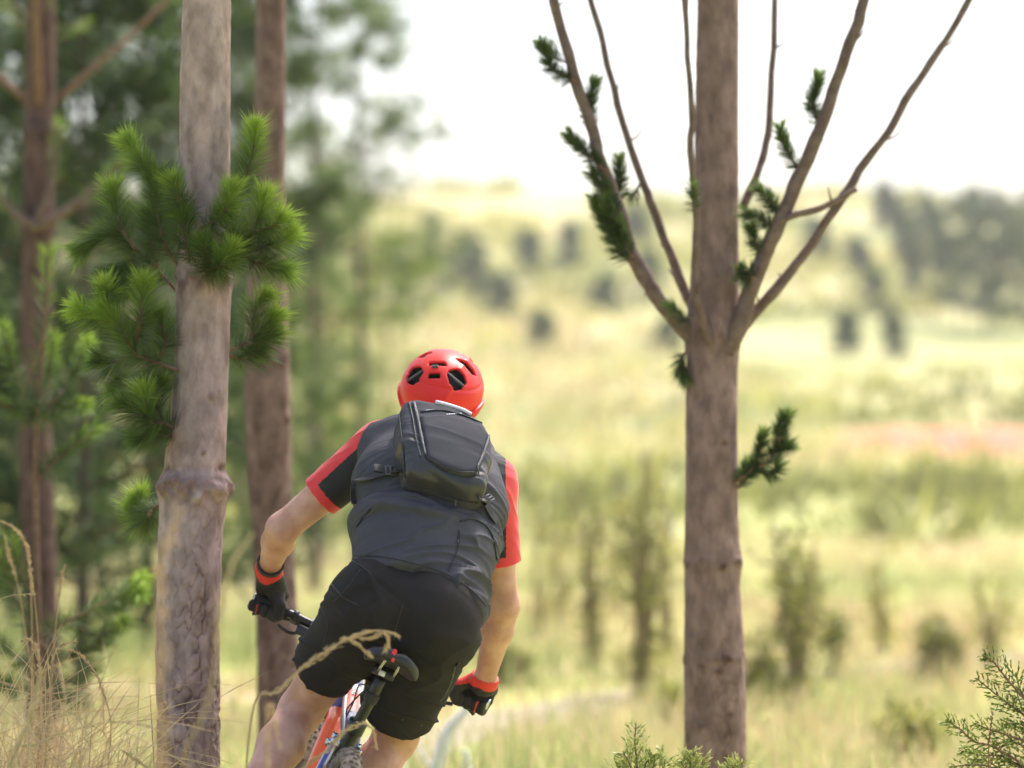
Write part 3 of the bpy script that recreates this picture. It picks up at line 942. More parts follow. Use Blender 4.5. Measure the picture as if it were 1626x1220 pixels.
WOOD = 'young pines of the wood behind the trunks'
for (px, y, h, base, spread, n, tint) in [(-60, 24, 5.2, 0.5, 1.3, 520, 0.14), (130, 21, 4.8, 0.45, 1.2, 560, 0.16), (235, 27, 6.0, 0.6, 1.4, 560, 0.12), (20, 33, 7.0, 0.5, 1.7, 520, 0.2), (340, 35, 7.0, 0.9, 1.6, 480, 0.26),
                                          (160, 42, 8.0, 1.5, 2.2, 460, 0.25), (430, 35, 6.5, 1.8, 1.1, 260, 0.44), (500, 43, 8.0, 3.3, 1.7, 300, 0.44), (570, 54, 9.0, 4.4, 1.9, 280, 0.49), (390, 54, 9.0, 2.4, 2.2, 320, 0.45), (520, 58, 6.5, 0.4, 2.0, 420, 0.72), (610, 66, 6.0, 0.3, 2.0, 380, 0.85), (450, 47, 5.0, 0.3, 1.6, 380, 0.62), (270, 60, 10, 1.0, 3.0, 420, 0.3), (-330, 26, 5.5, 0.6, 1.4, 320, 0.2), (-520, 34, 6.5, 0.6, 1.7, 320, 0.22), (-250, 45, 8, 0.8, 2.2, 320, 0.28)]:
    bushy_pine('pine_tree', (px - CX) * y / FPX, y, h, base, spread, n, tint, 'blurred dark green young pine in the wood behind the bare trunks' if tint < 0.5 else 'pale yellow-green leafy tree low at the edge of the pine wood', WOOD if tint < 0.5 else 'pale leafy trees at the edge of the wood', size=0.26, width=0.02)

HILL = 'dark conifers scattered on the far hillside'
for (px, row, hpx, wpx, tint) in [(1452, 478, 95, 26, 0.24), (1472, 392, 70, 24, 0.24), (1525, 525, 190, 30, 0.24), (1566, 532, 165, 30, 0.22), (1610, 445, 110, 28, 0.24), (1405, 365, 60, 24, 0.15), (1362, 440, 50, 28, 0.25),
                                  (1420, 570, 60, 24, 0.36), (1345, 565, 60, 32, 0.4), (1590, 520, 130, 30, 0.3), (760, 495, 90, 52, 0.42), (800, 520, 70, 52, 0.42), (742, 460, 70, 46, 0.46), (862, 560, 50, 44, 0.5), (905, 430, 60, 40, 0.5),
                                  (690, 470, 110, 50, 0.4), (1030, 460, 50, 26, 0.35), (1545, 400, 90, 26, 0.15), (1495, 440, 60, 24, 0.3), (640, 520, 120, 60, 0.42), (1500, 505, 150, 34, 0.3), (1548, 470, 150, 34, 0.32), (1620, 530, 170, 40, 0.36), (1585, 430, 110, 34, 0.3), (1640, 480, 150, 40, 0.3), (1435, 420, 80, 34, 0.36), (1390, 500, 60, 34, 0.42), (1300, 420, 60, 36, 0.45), (1010, 400, 60, 36, 0.42), (960, 500, 50, 40, 0.5), (840, 440, 60, 40, 0.42), (1060, 560, 40, 30, 0.5)]:
    # the slope point the photograph shows at this base pixel
    r_ = ray(px, row); ss = np.arange(60, 380, 0.5)
    zz = CAM[2] + r_[2] / r_[1] * ss
    gz = ground_z(r_[0] / r_[1] * ss, ss)
    k = np.argmax(gz > zz)
    y = ss[k] if gz[k] > zz[k] else 300.0
    tint = min(0.8, tint * 1.1 + 0.10)  # far conifers paled in colour, standing in for thicker haze
    bushy_pine('conifer', r_[0] / r_[1] * y, y, hpx * PX(y) * 1.1, 0.08 * hpx * PX(y), wpx * PX(y) * 0.55, 110, tint, 'small dark conifer on the pale far hillside', HILL, size=20 * PX(y), width=3.4 * PX(y), per=10, cone_=0.7, cat='conifer')

# scrub over the hillside and tufts over the meadow: beyond counting
nd = Needles()
n = 5200
yy = 62 + 318 * rng.random(n) ** 0.8
xx = (rng.random(n) - 0.5) * 2 * (0.19 * yy + 8)
keep = (fbm(np.stack([xx * 0.05, yy * 0.035, 0 * xx + 4], -1), 3) > -0.12) & (np.hypot((xx - 20.6) * 0.14, (yy - 146) * 0.08) > 1.0)
xx, yy = xx[keep], yy[keep]
zz = ground_z(xx, yy)
hue = fbm(np.stack([xx * 0.04, yy * 0.03, 0 * xx + 40], -1), 2)
for x, y, z, hu in zip(xx, yy, zz, hue):
    s = (0.35 + 0.9 * rng.random() ** 2) * (0.7 + y / 220)
    k = 10
    c = np.array((x, y, z)) + rng.normal(size=(k, 3)) * np.array((0.5, 0.5, 0.12)) * s
    nd.add(c, rand_dirs(k, (0, 0, 1), 0.6), s * (0.7 + 0.6 * rng.random(k)), s * 0.22, np.clip(0.68 + 0.6 * hu + 0.13 * rng.normal(), 0.08, 1))
tag(nd.build('scrub', M['leaf'], None, kind='stuff'), 'low pale green scrub scattered over the hillside', 'scrub')

nd = Needles()
n = 14000
yy = 12 + 60 * rng.random(n) ** 1.5
xx = (rng.random(n) - 0.5) * 2 * (0.18 * yy + 2.5)
tm = np.interp(yy, trail_mid[:, 1], trail_mid[:, 0])
ok = np.abs(xx - tm) > np.where(yy < 33, 0.42, 0.0)
xx, yy = xx[ok], yy[ok]
zz = ground_z(xx, yy)
hue = fbm(np.stack([xx * 0.22, yy * 0.16, 0 * xx + 80], -1), 2)
for x, y, z, hu in zip(xx, yy, zz, hue):
    k = 7
    hgt = (0.14 + 0.3 * rng.random() ** 2) * (1 + 0.5 * hu)
    nd.add(np.array((x, y, z - 0.02)) + rng.normal(size=(k, 3)) * np.array((0.05, 0.05, 0.0)), rand_dirs(k, (0, 0, 1), 0.28), hgt * (0.6 + 0.7 * rng.random(k)), 0.011, np.clip(0.74 + 0.6 * hu + 0.12 * rng.normal(size=k), 0, 1))
tag(nd.build('meadow_grass', M['straw'], None, kind='stuff'), 'tufts of straw and green grass over the clearing', 'grass')


M['dry_stem'] = mat('dry_stem', (0.20, 0.145, 0.095), (0.30, 0.22, 0.15), 18, 0.9)


def stem_shrub(px, row, top, wpx, nst, tint, label, group=None, leafy=1.0):
    """upright dry shrub: bare stems carrying small leaf tufts"""
    y = CAM[2] * FPX / (row - HOR)
    x = (px - CX) * y / FPX
    z = float(ground_z(x, y))
    h = (row - top) * PX(y); w = wpx * PX(y)
    t = empty('shrub', (x, y, z), label=label, cat='shrub', group=group)
    nd = Needles()
    for k in range(nst):
        lean = rng.normal(size=2) * w * 0.42
        hh = h * (0.55 + 0.45 * rng.random()) if k else h
        p = spline([(x + rng.normal() * 0.04, y + rng.normal() * 0.04, z - 0.05), (x + lean[0] * 0.45, y + lean[1] * 0.45, z + hh * 0.5), (x + lean[0] + rng.normal() * 0.03, y + lean[1], z + hh)], 6)
        MB().tube(p, [0.018, 0.013, 0.006], 6).build('stem', M['dry_stem'], t)
        for j in range(int(13 * leafy)):
            q = p[int((0.15 + 0.85 * rng.random()) * (len(p) - 1))] + rng.normal(size=3) * np.array((0.06, 0.06, 0.06))
            m_ = 9
            nd.add(np.repeat(q[None], m_, 0) + rng.normal(size=(m_, 3)) * 0.03, rand_dirs(m_, (0, 0, 0.8), 0.8), 0.06 + 0.05 * rng.random(m_), 0.016, np.clip(tint + 0.15 * rng.normal() + 0.05 * rng.normal(size=m_), 0, 1))
    nd.build('leaves', M['leaf'], t, kind='stuff')


stem_shrub(1022, 1108, 705, 64, 9, 0.44, 'tall dry shrub with many upright bare stems, left of the forked pine')
stem_shrub(936, 1062, 765, 44, 6, 0.42, 'slender dry shrub beside the tall many-stemmed one')
stem_shrub(852, 1010, 740, 36, 4, 0.62, 'thin pale yellow-green shrub closest to the rider', leafy=0.7)
stem_shrub(1060, 1060, 740, 30, 6, 0.55, 'slim pale shrub between the tall dry shrub and the forked pine', leafy=0.6)
stem_shrub(892, 1000, 800, 26, 5, 0.6, 'wispy straw-coloured shrub behind the slender dry one', leafy=0.5)
stem_shrub(980, 985, 760, 26, 5, 0.62, 'wispy pale shrub seen between the two dry shrubs', leafy=0.5)
stem_shrub(1400, 1040, 860, 50, 6, 0.6, 'loose straw-green shrub between the olive shrub and the dark bush', leafy=0.6)
stem_shrub(1570, 1060, 900, 46, 6, 0.62, 'loose pale shrub behind the spiky evergreen', leafy=0.6)
stem_shrub(1262, 1135, 825, 74, 8, 0.36, 'bushy olive shrub right of the forked pine trunk')
stem_shrub(1330, 1075, 960, 30, 4, 0.36, 'small leaning olive shrub beside the bushy one')
stem_shrub(1494, 1085, 985, 44, 7, 0.26, 'short dark grey-green bush on pale soil', leafy=1.6)
stem_shrub(1440, 1205, 1130, 60, 5, 0.5, 'low yellowish bush near the spiky evergreen', leafy=1.4)
stem_shrub(1215, 1120, 985, 50, 5, 0.25, 'low dark leafy bush against the forked pine trunk', leafy=1.4)
stem_shrub(805, 1085, 1035, 34, 6, 0.2, 'small round green bush behind the right glove', leafy=2.2)
stem_shrub(1078, 1150, 1105, 30, 5, 0.55, 'low fresh green bush at the foot of the forked pine', leafy=1.6)

# bleached fallen branch beyond the right glove
yb = 14.5
W = empty('dead_branch', P(705, 1310, yb), label='bleached white dead branch lying behind the right glove', cat='branch')
zb = lambda x, y: P(x, y, yb)
for pts, r_ in (([(640, 1345), (690, 1230), (708, 1170), (738, 1130), (752, 1112)], (0.036, 0.026, 0.016)), ([(700, 1190), (718, 1165), (722, 1150)], (0.01, 0.006)), ([(760, 1380), (745, 1240), (738, 1190)], (0.026, 0.012)), ([(690, 1230), (672, 1200), (668, 1180)], (0.01, 0.005))):
    MB().tube(spline([zb(*p) for p in pts], 6), r_, 8).build('limb', M['dead_wood'], W)

# ================================================================== THE BICYCLE
LEAN, YAW = R(25.5), R(7.0)
F_ = np.array((-math.sin(YAW), math.cos(YAW), 0))
R0 = np.array((math.cos(YAW), math.sin(YAW), 0))
Zv = np.array((0, 0, 1.0))
Ub = math.cos(LEAN) * Zv + math.sin(LEAN) * R0
Rb = math.cos(LEAN) * R0 - math.sin(LEAN) * Zv
_s = P(614, 1046, 9.22)
OB = _s - F_ * (-0.24) - Ub * 0.97
OB[2] = 0.0


def B(u, l, h):
    return OB + F_ * u + Rb * l + Ub * h


GL, GR = P(427, 960, 10.0), P(752, 1108, 9.88)      # grip centres
BIKE = empty('bicycle', OB, label='blue white and orange mountain bike leaning right on the trail', cat='bicycle')


def torus(c, ax, R_, r, n=72, m=12, knob=None):
    ax = unit(ax)
    a_ = unit(np.cross(ax, F_)); b_ = np.cross(ax, a_)
    V = []
    for i in range(n):
        t_ = i / n * 2 * math.pi
        e = math.cos(t_) * a_ + math.sin(t_) * b_
        for j in range(m):
            p_ = j / m * 2 * math.pi
            V.append(c + e * (R_ + r * math.cos(p_)) + ax * r * math.sin(p_))
    Fc = [(i * m + j, ((i + 1) % n) * m + j, ((i + 1) % n) * m + (j + 1) % m, i * m + (j + 1) % m) for i in range(n) for j in range(m)]
    return np.array(V), Fc


def wheel(c, ax, fwd):
    w = MB()
    ax = unit(ax)
    v, f = torus(c, ax, 0.342, 0.026, 96, 14)
    w.add(v, f)
    a_ = unit(np.cross(ax, F_)); b_ = np.cross(ax, a_)
    for i in range(84):                                     # tread knobs
        t_ = i / 84 * 2 * math.pi
        e = math.cos(t_) * a_ + math.sin(t_) * b_
        tg = np.cross(ax, e)
        for k, off in enumerate((-0.021, -0.008, 0.008, 0.021) if i % 2 else (-0.0235, 0.0, 0.0235)):
            rr = math.sqrt(max(0.026 ** 2 - off ** 2, 0))
            n_ = unit(e * rr + ax * off)
            v, f = box(c + e * 0.342 + n_ * 0.0275, (tg, np.cross(n_, tg), n_), (0.0055, 0.0052 if abs(off) < .015 else 0.0042, 0.0035))
            w.add(v, f)
    W_ = empty('wheel', (0, 0, 0)); W_.parent = BIKE; W_.location = Vector(c - OB)
    w.build('tyre', M['tyre'], W_, smooth=False)
    v, f = torus(c, ax, 0.312, 0.010, 72, 8)
    MB().add(v, f).build('rim', M['black'], W_)
    s = MB()
    for i in range(28):
        t_ = i / 28 * 2 * math.pi
        e = math.cos(t_) * a_ + math.sin(t_) * b_
        t2 = t_ + (0.35 if i % 4 < 2 else -0.35)
        e2 = math.cos(t2) * a_ + math.sin(t2) * b_
        s.tube([c + e * 0.305, c + e2 * 0.025 + ax * (0.025 if i % 2 else -0.025)], [0.001, 0.001], 4)
    s.build('spokes', M['chrome'], W_, kind='stuff')
    MB().tube([c - ax * 0.06, c + ax * 0.06], [0.018], 14).build('hub', M['black'], W_)
    dv = MB(); v, f = torus(c - ax * 0.03, ax, 0.075, 0.004, 40, 6); dv.add(v, f); dv.build('brake_disc', M['chrome'], W_)
    return W_


rear = wheel(B(-0.43, 0, 0.368), Rb, F_)
steer = R(-9)
fax = Rb * math.cos(steer) + F_ * math.sin(-steer) * -1
front = wheel(B(0.72, 0, 0.368), unit(Rb * math.cos(steer) + F_ * math.sin(steer)), F_)
cs = MB()                                                    # cassette
for k in range(7):
    v, f = torus(B(-0.43, 0.022 + k * 0.004, 0.368), Rb, 0.062 - k * 0.006, 0.0018, 40, 5); cs.add(v, f)
cs.build('cassette', M['chrome'], BIKE)

FR = empty('frame', (0, 0, 0)); FR.parent = BIKE


def tubeB(name, pts, rad, m, parent=FR, seg=16, n=6):
    pp = spline([B(*q) if isinstance(q, tuple) else q for q in pts], n)
    return MB().tube(pp, rad, seg).build(name, M[m] if isinstance(m, str) else m, parent)


# hydroformed top tube in painted sections
TT = [(-0.150, 0.008, 0.735), (-0.02, 0.0, 0.775), (0.14, -0.002, 0.815), (0.30, 0.0, 0.85), (0.43, 0.0, 0.885)]
tt = spline([B(*q) for q in TT], 12)
k = len(tt)
for a_, b_, m_ in ((0.0, 0.34, 'blue'), (0.34, 0.70, 'orange'), (0.70, 0.80, 'white'), (0.80, 1.0, 'blue')):
    i0, i1 = int(a_ * (k - 1)), int(b_ * (k - 1))
    MB().tube(tt[i0:i1 + 1], [0.0245, 0.0255], 20, cap=(a_ == 0 or b_ == 1)).build('top_tube', M[m_], FR)
for sd in (-1, 1):                                           # white pinstripes along its shoulders
    MB().tube([q + Rb * sd * 0.0225 + Ub * 0.0135 for q in tt], [0.0042], 8).build('stripe', M['white'], FR)
tubeB('seat_tube', [(-0.20, 0, 0.80), (-0.135, 0, 0.60), (-0.02, 0, 0.34)], [0.0215], 'black')
tubeB('down_tube', [(0.0, 0, 0.345), (0.22, 0, 0.52), (0.44, 0, 0.78)], [0.034, 0.034, 0.029], 'orange')
tubeB('down_tube', [(0.0, 0, 0.345), (0.10, 0, 0.425), (0.20, 0, 0.505)], [0.0352, 0.0352], 'blue')
tubeB('head_tube', [(0.475, 0, 0.775), (0.43, 0, 0.905)], [0.028, 0.026], 'blue')
for sd in (-1, 1):
    tubeB('seat_stay', [(-0.16, sd * 0.032, 0.725), (-0.30, sd * 0.052, 0.56), (-0.425, sd * 0.062, 0.375)], [0.0115, 0.0095], 'white')
    tubeB('stay_stripe', [(-0.165, sd * 0.034, 0.733), (-0.305, sd * 0.054, 0.568), (-0.42, sd * 0.064, 0.39)], [0.0065], 'blue')
    tubeB('chain_stay', [(-0.02, sd * 0.03, 0.335), (-0.22, sd * 0.055, 0.35), (-0.425, sd * 0.064, 0.366)], [0.014, 0.010], 'black')
v, f = rbox(B(-0.172, 0, 0.722), (Rb, F_, Ub), (0.046, 0.013, 0.010), 0.004); MB().add(v, f).build('stay_bridge', M['chrome'], FR)
for q in ((-0.13, -0.035, 0.735), (-0.13, 0.035, 0.735), (-0.175, -0.048, 0.715)):
    MB().tube([B(*q) - Rb * 0.008, B(*q) + Rb * 0.008], [0.011], 14).build('pivot_bolt', M['chrome'], FR)
tubeB('shock', [(-0.12, 0, 0.70), (0.06, 0, 0.66)], [0.02, 0.016], 'black')
# lettering on the top tube
fc = bpy.data.curves.new('lettering', 'FONT'); fc.body = 'G'; fc.size = 0.05; fc.extrude = 0.0012; fc.align_x = 'CENTER'; fc.align_y = 'CENTER'
tmp = bpy.data.objects.new('lettering', fc); COL.objects.link(tmp)
dg = bpy.context.evaluated_depsgraph_get()
me = bpy.data.meshes.new_from_object(tmp.evaluated_get(dg))
bpy.data.objects.remove(tmp)
gv_ = np.array([tuple(q.co) for q in me.vertices])
gf_ = [tuple(q.vertices) for q in me.polygons]
i0 = int(0.70 * (k - 1)); tdir = unit(tt[i0 + 3] - tt[i0 - 3])
back = unit(-F_ * 0.75 + Ub * 0.9); back = unit(back - tdir * (back @ tdir)); sid = np.cross(tdir, back)
MB().add(tt[i0 - 4] + back * 0.0262 + gv_[:, :1] * tdir * -1.1 + gv_[:, 1:2] * sid * 0.75 + gv_[:, 2:3] * back, gf_).build('lettering', M['white'], FR, smooth=False)

# fork, stem, bar
tubeB('fork_crown', [(0.485, -0.075, 0.755), (0.485, 0, 0.77), (0.485, 0.075, 0.755)], [0.022], 'black')
for sd in (-1, 1):
    tubeB('fork_leg', [(0.485, sd * 0.07, 0.77), (0.60, sd * 0.065, 0.57), (0.715, sd * 0.06, 0.365)], [0.017, 0.022, 0.018], 'black')
BC = (GL + GR) / 2 - Ub * 0.022 + F_ * 0.035
tubeB('stem', [(0.428, 0, 0.915), (BC + B(0.428, 0, 0.915)) / 2, BC], [0.021, 0.017], 'black', BIKE)
bar_dir = unit(GR - GL)
HB = empty('handlebar', (0, 0, 0)); HB.parent = BIKE
tubeB('bar', [GL - bar_dir * 0.04, GL + bar_dir * 0.10, GL + bar_dir * 0.18 + F_ * 0.012 - Ub * 0.006, BC, GR - bar_dir * 0.18 + F_ * 0.012 - Ub * 0.006, GR - bar_dir * 0.10, GR + bar_dir * 0.04], [0.0125, 0.0125, 0.014, 0.016, 0.014, 0.0125, 0.0125], 'black', HB, n=8)
for G, sg in ((GL, 1), (GR, -1)):
    gp = [G + bar_dir * sg * s for s in np.linspace(-0.044, 0.066, 14)]
    MB().tube(gp, [0.0165 + 0.0012 * (i % 2) for i in range(14)], 16).build('grip', M['rubber'], HB)
    MB().tube([G - bar_dir * sg * 0.049, G - bar_dir * sg * 0.042], [0.0175], 16).build('end_plug', M['chrome'], HB)
    c = G + bar_dir * sg * 0.088
    MB().tube([c - bar_dir * 0.007, c + bar_dir * 0.007], [0.019], 14).build('lever_clamp', M['black'], HB)
    v, f = rbox(c + bar_dir * sg * 0.02 + F_ * 0.028 - Ub * 0.012, (bar_dir, F_, Ub), (0.028, 0.016, 0.011), 0.004)
    MB().add(v, f).build('brake_housing', M['black'], HB)
    lv = spline([c + F_ * 0.035 - Ub * 0.014, G + F_ * 0.065 - Ub * 0.034, G - bar_dir * sg * 0.03 + F_ * 0.062 - Ub * 0.045], 6)
    MB().tube(lv, [0.0065, 0.005, 0.0055], 8).build('brake_lever', M['black'], HB)
    v, f = rbox(c + bar_dir * sg * 0.038 - F_ * 0.008 - Ub * 0.030, (bar_dir, F_, Ub), (0.022, 0.016, 0.015), 0.005)
    MB().add(v, f).build('shifter', M['black'], HB)
    MB().tube(spline([c + bar_dir * sg * 0.03 - Ub * 0.04, c - Ub * 0.05 - F_ * 0.016, G + bar_dir * sg * 0.05 - Ub * 0.042 - F_ * 0.02], 5), [0.005, 0.006], 8).build('shift_lever', M['black'], HB)
    MB().tube([c + bar_dir * sg * 0.06 - bar_dir * 0.006, c + bar_dir * sg * 0.06 + bar_dir * 0.006], [0.0185], 14).build('shifter_clamp', M['chrome'], HB)
for l0, dl in ((-0.02, 0.0), (0.02, 0.03)):
    tubeB('cable', [GL + bar_dir * 0.13 + F_ * 0.04, B(0.56, -0.05 + l0, 1.00), B(0.55, 0.0 + l0, 0.90), B(0.46, 0.034, 0.80 + dl)], [0.0024], 'black', HB, 8)
    tubeB('cable', [GR - bar_dir * 0.13 + F_ * 0.04, B(0.57, 0.06 + l0, 0.98), B(0.53, 0.07 + l0, 0.86), B(0.38, 0.03, 0.78 + dl)], [0.0024], 'black', HB, 8)

# seat post with its dropper collar and loose cable
tubeB('seatpost', [(-0.258, 0, 0.93), (-0.20, 0, 0.78)], [0.0158], 'black', BIKE)
tubeB('post_collar', [(-0.243, 0, 0.888), (-0.234, 0, 0.862)], [0.0205], 'rubber', BIKE)
tubeB('seat_clamp', [(-0.206, 0, 0.80), (-0.194, 0, 0.768)], [0.0265], 'black', BIKE)
tubeB('post_cable', [(-0.25, -0.014, 0.905), (-0.21, -0.030, 0.865), (-0.12, -0.034, 0.82), (-0.04, -0.024, 0.80)], [0.0024], 'black', BIKE, 8)
tubeB('post_cable', [(-0.25, -0.014, 0.90), (-0.20, -0.040, 0.89), (-0.15, -0.030, 0.84), (-0.10, -0.026, 0.795)], [0.0022], 'black', BIKE, 8)

# saddle
SA = empty('saddle', (0, 0, 0)); SA.parent = BIKE
sc_ = B(-0.255, 0.0, 0.992)
TL = R(-3)
sF = F_ * math.cos(TL) + Ub * math.sin(TL); sU = Ub * math.cos(TL) - F_ * math.sin(TL)


def saddle_sdf(p):
    q = np.stack([(p - sc_) @ Rb, (p - sc_) @ sF, (p - sc_) @ sU], 1)
    w = np.interp(q[:, 1], [-0.135, -0.10, -0.05, 0.0, 0.06, 0.14], [0.056, 0.079, 0.072, 0.046, 0.026, 0.019])
    top = 0.012 + 0.010 * np.clip((-q[:, 1] - 0.06) / 0.07, 0, 1) - 3.2 * q[:, 0] ** 2
    chan = 0.006 * np.exp(-(q[:, 0] / 0.009) ** 2)
    d = smax(np.abs(q[:, 0]) - w, np.abs(q[:, 1]) - 0.135, 0.03)
    d = smax(d, q[:, 2] - (top - chan), 0.02)
    return smax(d, -(q[:, 2] - (top - 0.034)), 0.012)


v, q = nets(saddle_sdf, sc_ - 0.2, sc_ + 0.2, 0.0028, 2)
obj('cover', v, q, M['saddle'], SA)
sb = bvh(v, q)
for sd in (-1, 1):
    MB().tube(spline([sc_ + Rb * sd * 0.020 - sF * 0.105 - sU * 0.012, sc_ + Rb * sd * 0.022 - sF * 0.06 - sU * 0.042, sc_ + Rb * sd * 0.022 + sF * 0.05 - sU * 0.042, sc_ + Rb * sd * 0.008 + sF * 0.11 - sU * 0.012], 6), [0.0036], 8).build('rail', M['chrome'], SA)
v, f = rbox(sc_ - sU * 0.047 + sF * 0.005, (Rb, sF, sU), (0.030, 0.022, 0.009), 0.003); MB().add(v, f).build('clamp', M['black'], SA)
v, f = rbox(sc_ - sU * 0.048 - sF * 0.022 - Rb * 0.006, (Rb, sF, sU), (0.009, 0.006, 0.007), 0.002); MB().add(v, f).build('clamp_bolt', M['white'], SA)
for px_, py_, w_, h_ in ((626, 1036, 0.0055, 0.008), (624, 1048, 0.004, 0.005)):
    c = hit(sb, px_, py_, 0.0006, 9.1)
    v, f = rbox(c, (Rb, F_, Ub), (w_, 0.0022, h_), 0.001)
    MB().add(v, f).build('red_mark', M['red_mark'], SA)

# drive side
MB().tube([B(0, -0.075, 0.335), B(0, 0.075, 0.335)], [0.022], 16).build('crank_axle', M['black'], BIKE)
cr = MB(); v, f = torus(B(0, 0.048, 0.335), Rb, 0.075, 0.004, 48, 6); cr.add(v, f); cr.build('chainring', M['black'], BIKE)
PDL, PDR = B(-0.155, -0.135, 0.30), B(0.165, 0.135, 0.37)
for sd, pd in ((-1, PDL), (1, PDR)):
    MB().tube([B(0, sd * 0.075, 0.335), pd - Rb * sd * 0.055], [0.016, 0.012], 10).build('crank', M['black'], BIKE)
    pa = empty('pedal', (0, 0, 0)); pa.parent = BIKE
    v, f = rbox(pd, (Rb, F_, Zv - Rb * (Zv @ Rb)), (0.05, 0.05, 0.008), 0.004); MB().add(v, f).build('platform', M['black'], pa)
    MB().tube([pd - Rb * sd * 0.06, pd + Rb * sd * 0.05], [0.008], 10).build('axle', M['chrome'], pa)
ch = spline([B(0, 0.048, 0.41), B(-0.22, 0.045, 0.42), B(-0.43, 0.04, 0.425), B(-0.49, 0.04, 0.37), B(-0.43, 0.04, 0.31), B(-0.22, 0.045, 0.27), B(0, 0.048, 0.26), B(0.07, 0.048, 0.335), B(0, 0.048, 0.41)], 6)
MB().tube(ch, [0.0045], 5).build('chain', M['chrome'], BIKE)

# ================================================================== THE RIDER
pel, waist, chest, upper = P(660, 948, 9.30), P(674, 868, 9.38), P(684, 782, 9.52), P(690, 724, 9.64)
shL, shR = P(597, 716, 9.66), P(779, 772, 9.62)
elL, elR = P(448, 840, 9.70), P(799, 962, 9.70)
wrL, wrR = P(427, 903, 9.91), P(770, 1079, 9.83)
hipL, hipR = P(585, 965, 9.32), P(693, 992, 9.32)
knL, knR = P(478, 1128, 9.56), P(628, 1172, 9.62)
anL = PDL + np.array((0.01, -0.09, 0.11)); anR = PDR + np.array((0.01, -0.09, 0.11))
neck, head = P(696, 692, 9.70), P(704, 612, 9.86)
Lx = unit(P(780, 780, 9.5) - P(595, 716, 9.5))               # the rider's right
S_ = unit(upper - waist)
Nb = unit(np.cross(Lx, S_)); Nb = -Nb if Nb[1] > 0 else Nb    # out of the back, towards camera and sky
Lx = unit(Lx - S_ * (Lx @ S_))


def torso(p, inf=0.0):
    return chain(p, [pel, waist, chest, upper], [0.102 + inf, 0.105 + inf, 0.121 + inf, 0.100 + inf], Lx, 1.48, 0.05)


def shoulders(p, inf=0.0):
    d = cone(p, neck, upper - S_ * 0.02, 0.056 + inf, 0.07 + inf)
    d = smin(d, cone(p, neck - S_ * 0.01, shL, 0.04 + inf, 0.058 + inf), 0.05)
    return smin(d, cone(p, neck - S_ * 0.01, shR, 0.04 + inf, 0.058 + inf), 0.05)


def arm(p, sh, el, wr, inf=0.0):
    m1 = sh + (el - sh) * 0.45
    d = chain(p, [sh, m1, el], [0.060 + inf, 0.052 + inf, 0.043 + inf], sm=0.02)
    m2 = el + (wr - el) * 0.32
    e = chain(p, [el, m2, wr], [0.043 + inf, 0.045 + inf, 0.029 + inf], sm=0.02)
    d = smin(d, e, 0.025)
    k_ = unit((el - sh) + (el - wr) * 1.2)
    return smin(d, cone(p, el, el + k_ * 0.016, 0.030 + inf, 0.021 + inf), 0.02)


def hand_parts(G, wr, sg):
    """skeleton of a hand closed round the grip: g runs outwards along the bar"""
    g = -bar_dir * sg
    e1 = wr - G; e1 = unit(e1 - g * (e1 @ g))
    e2 = np.cross(g, e1) * (1 if sg > 0 else -1)
    if (e2 @ F_) < 0: e2 = -e2
    def c(th, s, r): return G + g * s + r * (math.cos(th) * e1 + math.sin(th) * e2)
    ch = []
    for s, ln, rr in ((-0.034, 0.95, 0.0098), (-0.0115, 1.0, 0.0104), (0.0115, 0.95, 0.0100), (0.033, 0.8, 0.0090)):
        kn = c(R(62), s, 0.044)
        ch.append(([kn, c(R(118), s, 0.037), c(R(185), s * 0.97, 0.031), c(R(245), s * 0.95, 0.029), c(R(245 + 45 * ln), s * 0.95, 0.027)], [rr * 1.22, rr * 1.1, rr, rr * 0.95, rr * 0.85], s))
    th = ([c(R(5), -0.028, 0.05), c(R(-25), -0.05, 0.042), c(R(-75), -0.056, 0.034), c(R(-120), -0.046, 0.031)], [0.017, 0.0135, 0.0115, 0.0095])
    return g, e1, e2, c, ch, th


HANDS = {1: hand_parts(GL - bar_dir * 0.010, wrL, 1), -1: hand_parts(GR + bar_dir * 0.004, wrR, -1)}


def hand(p, sg, wr, inf=0.0):
    g, e1, e2, c, ch, th = HANDS[sg]
    d = None
    for pts, rr, s in ch:                                    # palm rays
        e = cone(p, wr + g * s * 0.45, pts[0], 0.021 + inf, 0.0145 + inf)
        d = e if d is None else smin(d, e, 0.012)
    for pts, rr, s in ch:
        d = smin(d, chain(p, pts, [q + inf for q in rr], sm=0.004), 0.004)
    d = smin(d, cone(p, wr, c(R(12), -0.02, 0.042), 0.026 + inf, 0.020 + inf), 0.015)
    d = smin(d, cone(p, wr, c(R(12), 0.022, 0.042), 0.024 + inf, 0.018 + inf), 0.015)
    return smin(d, chain(p, th[0], [q + inf for q in th[1]], sm=0.006), 0.008)


hU = unit(P(716, 545, 9.80) - P(698, 640, 9.86) + np.array((0, -0.015, 0)))     # head axes: tilted right, looking into the turn
hF = unit(np.array((0.16, 1.0, -0.02))); hF = unit(hF - hU * (hF @ hU)); hR = np.cross(hF, hU)
HA = np.stack([hR, hF, hU])
hc = head - hU * 0.03


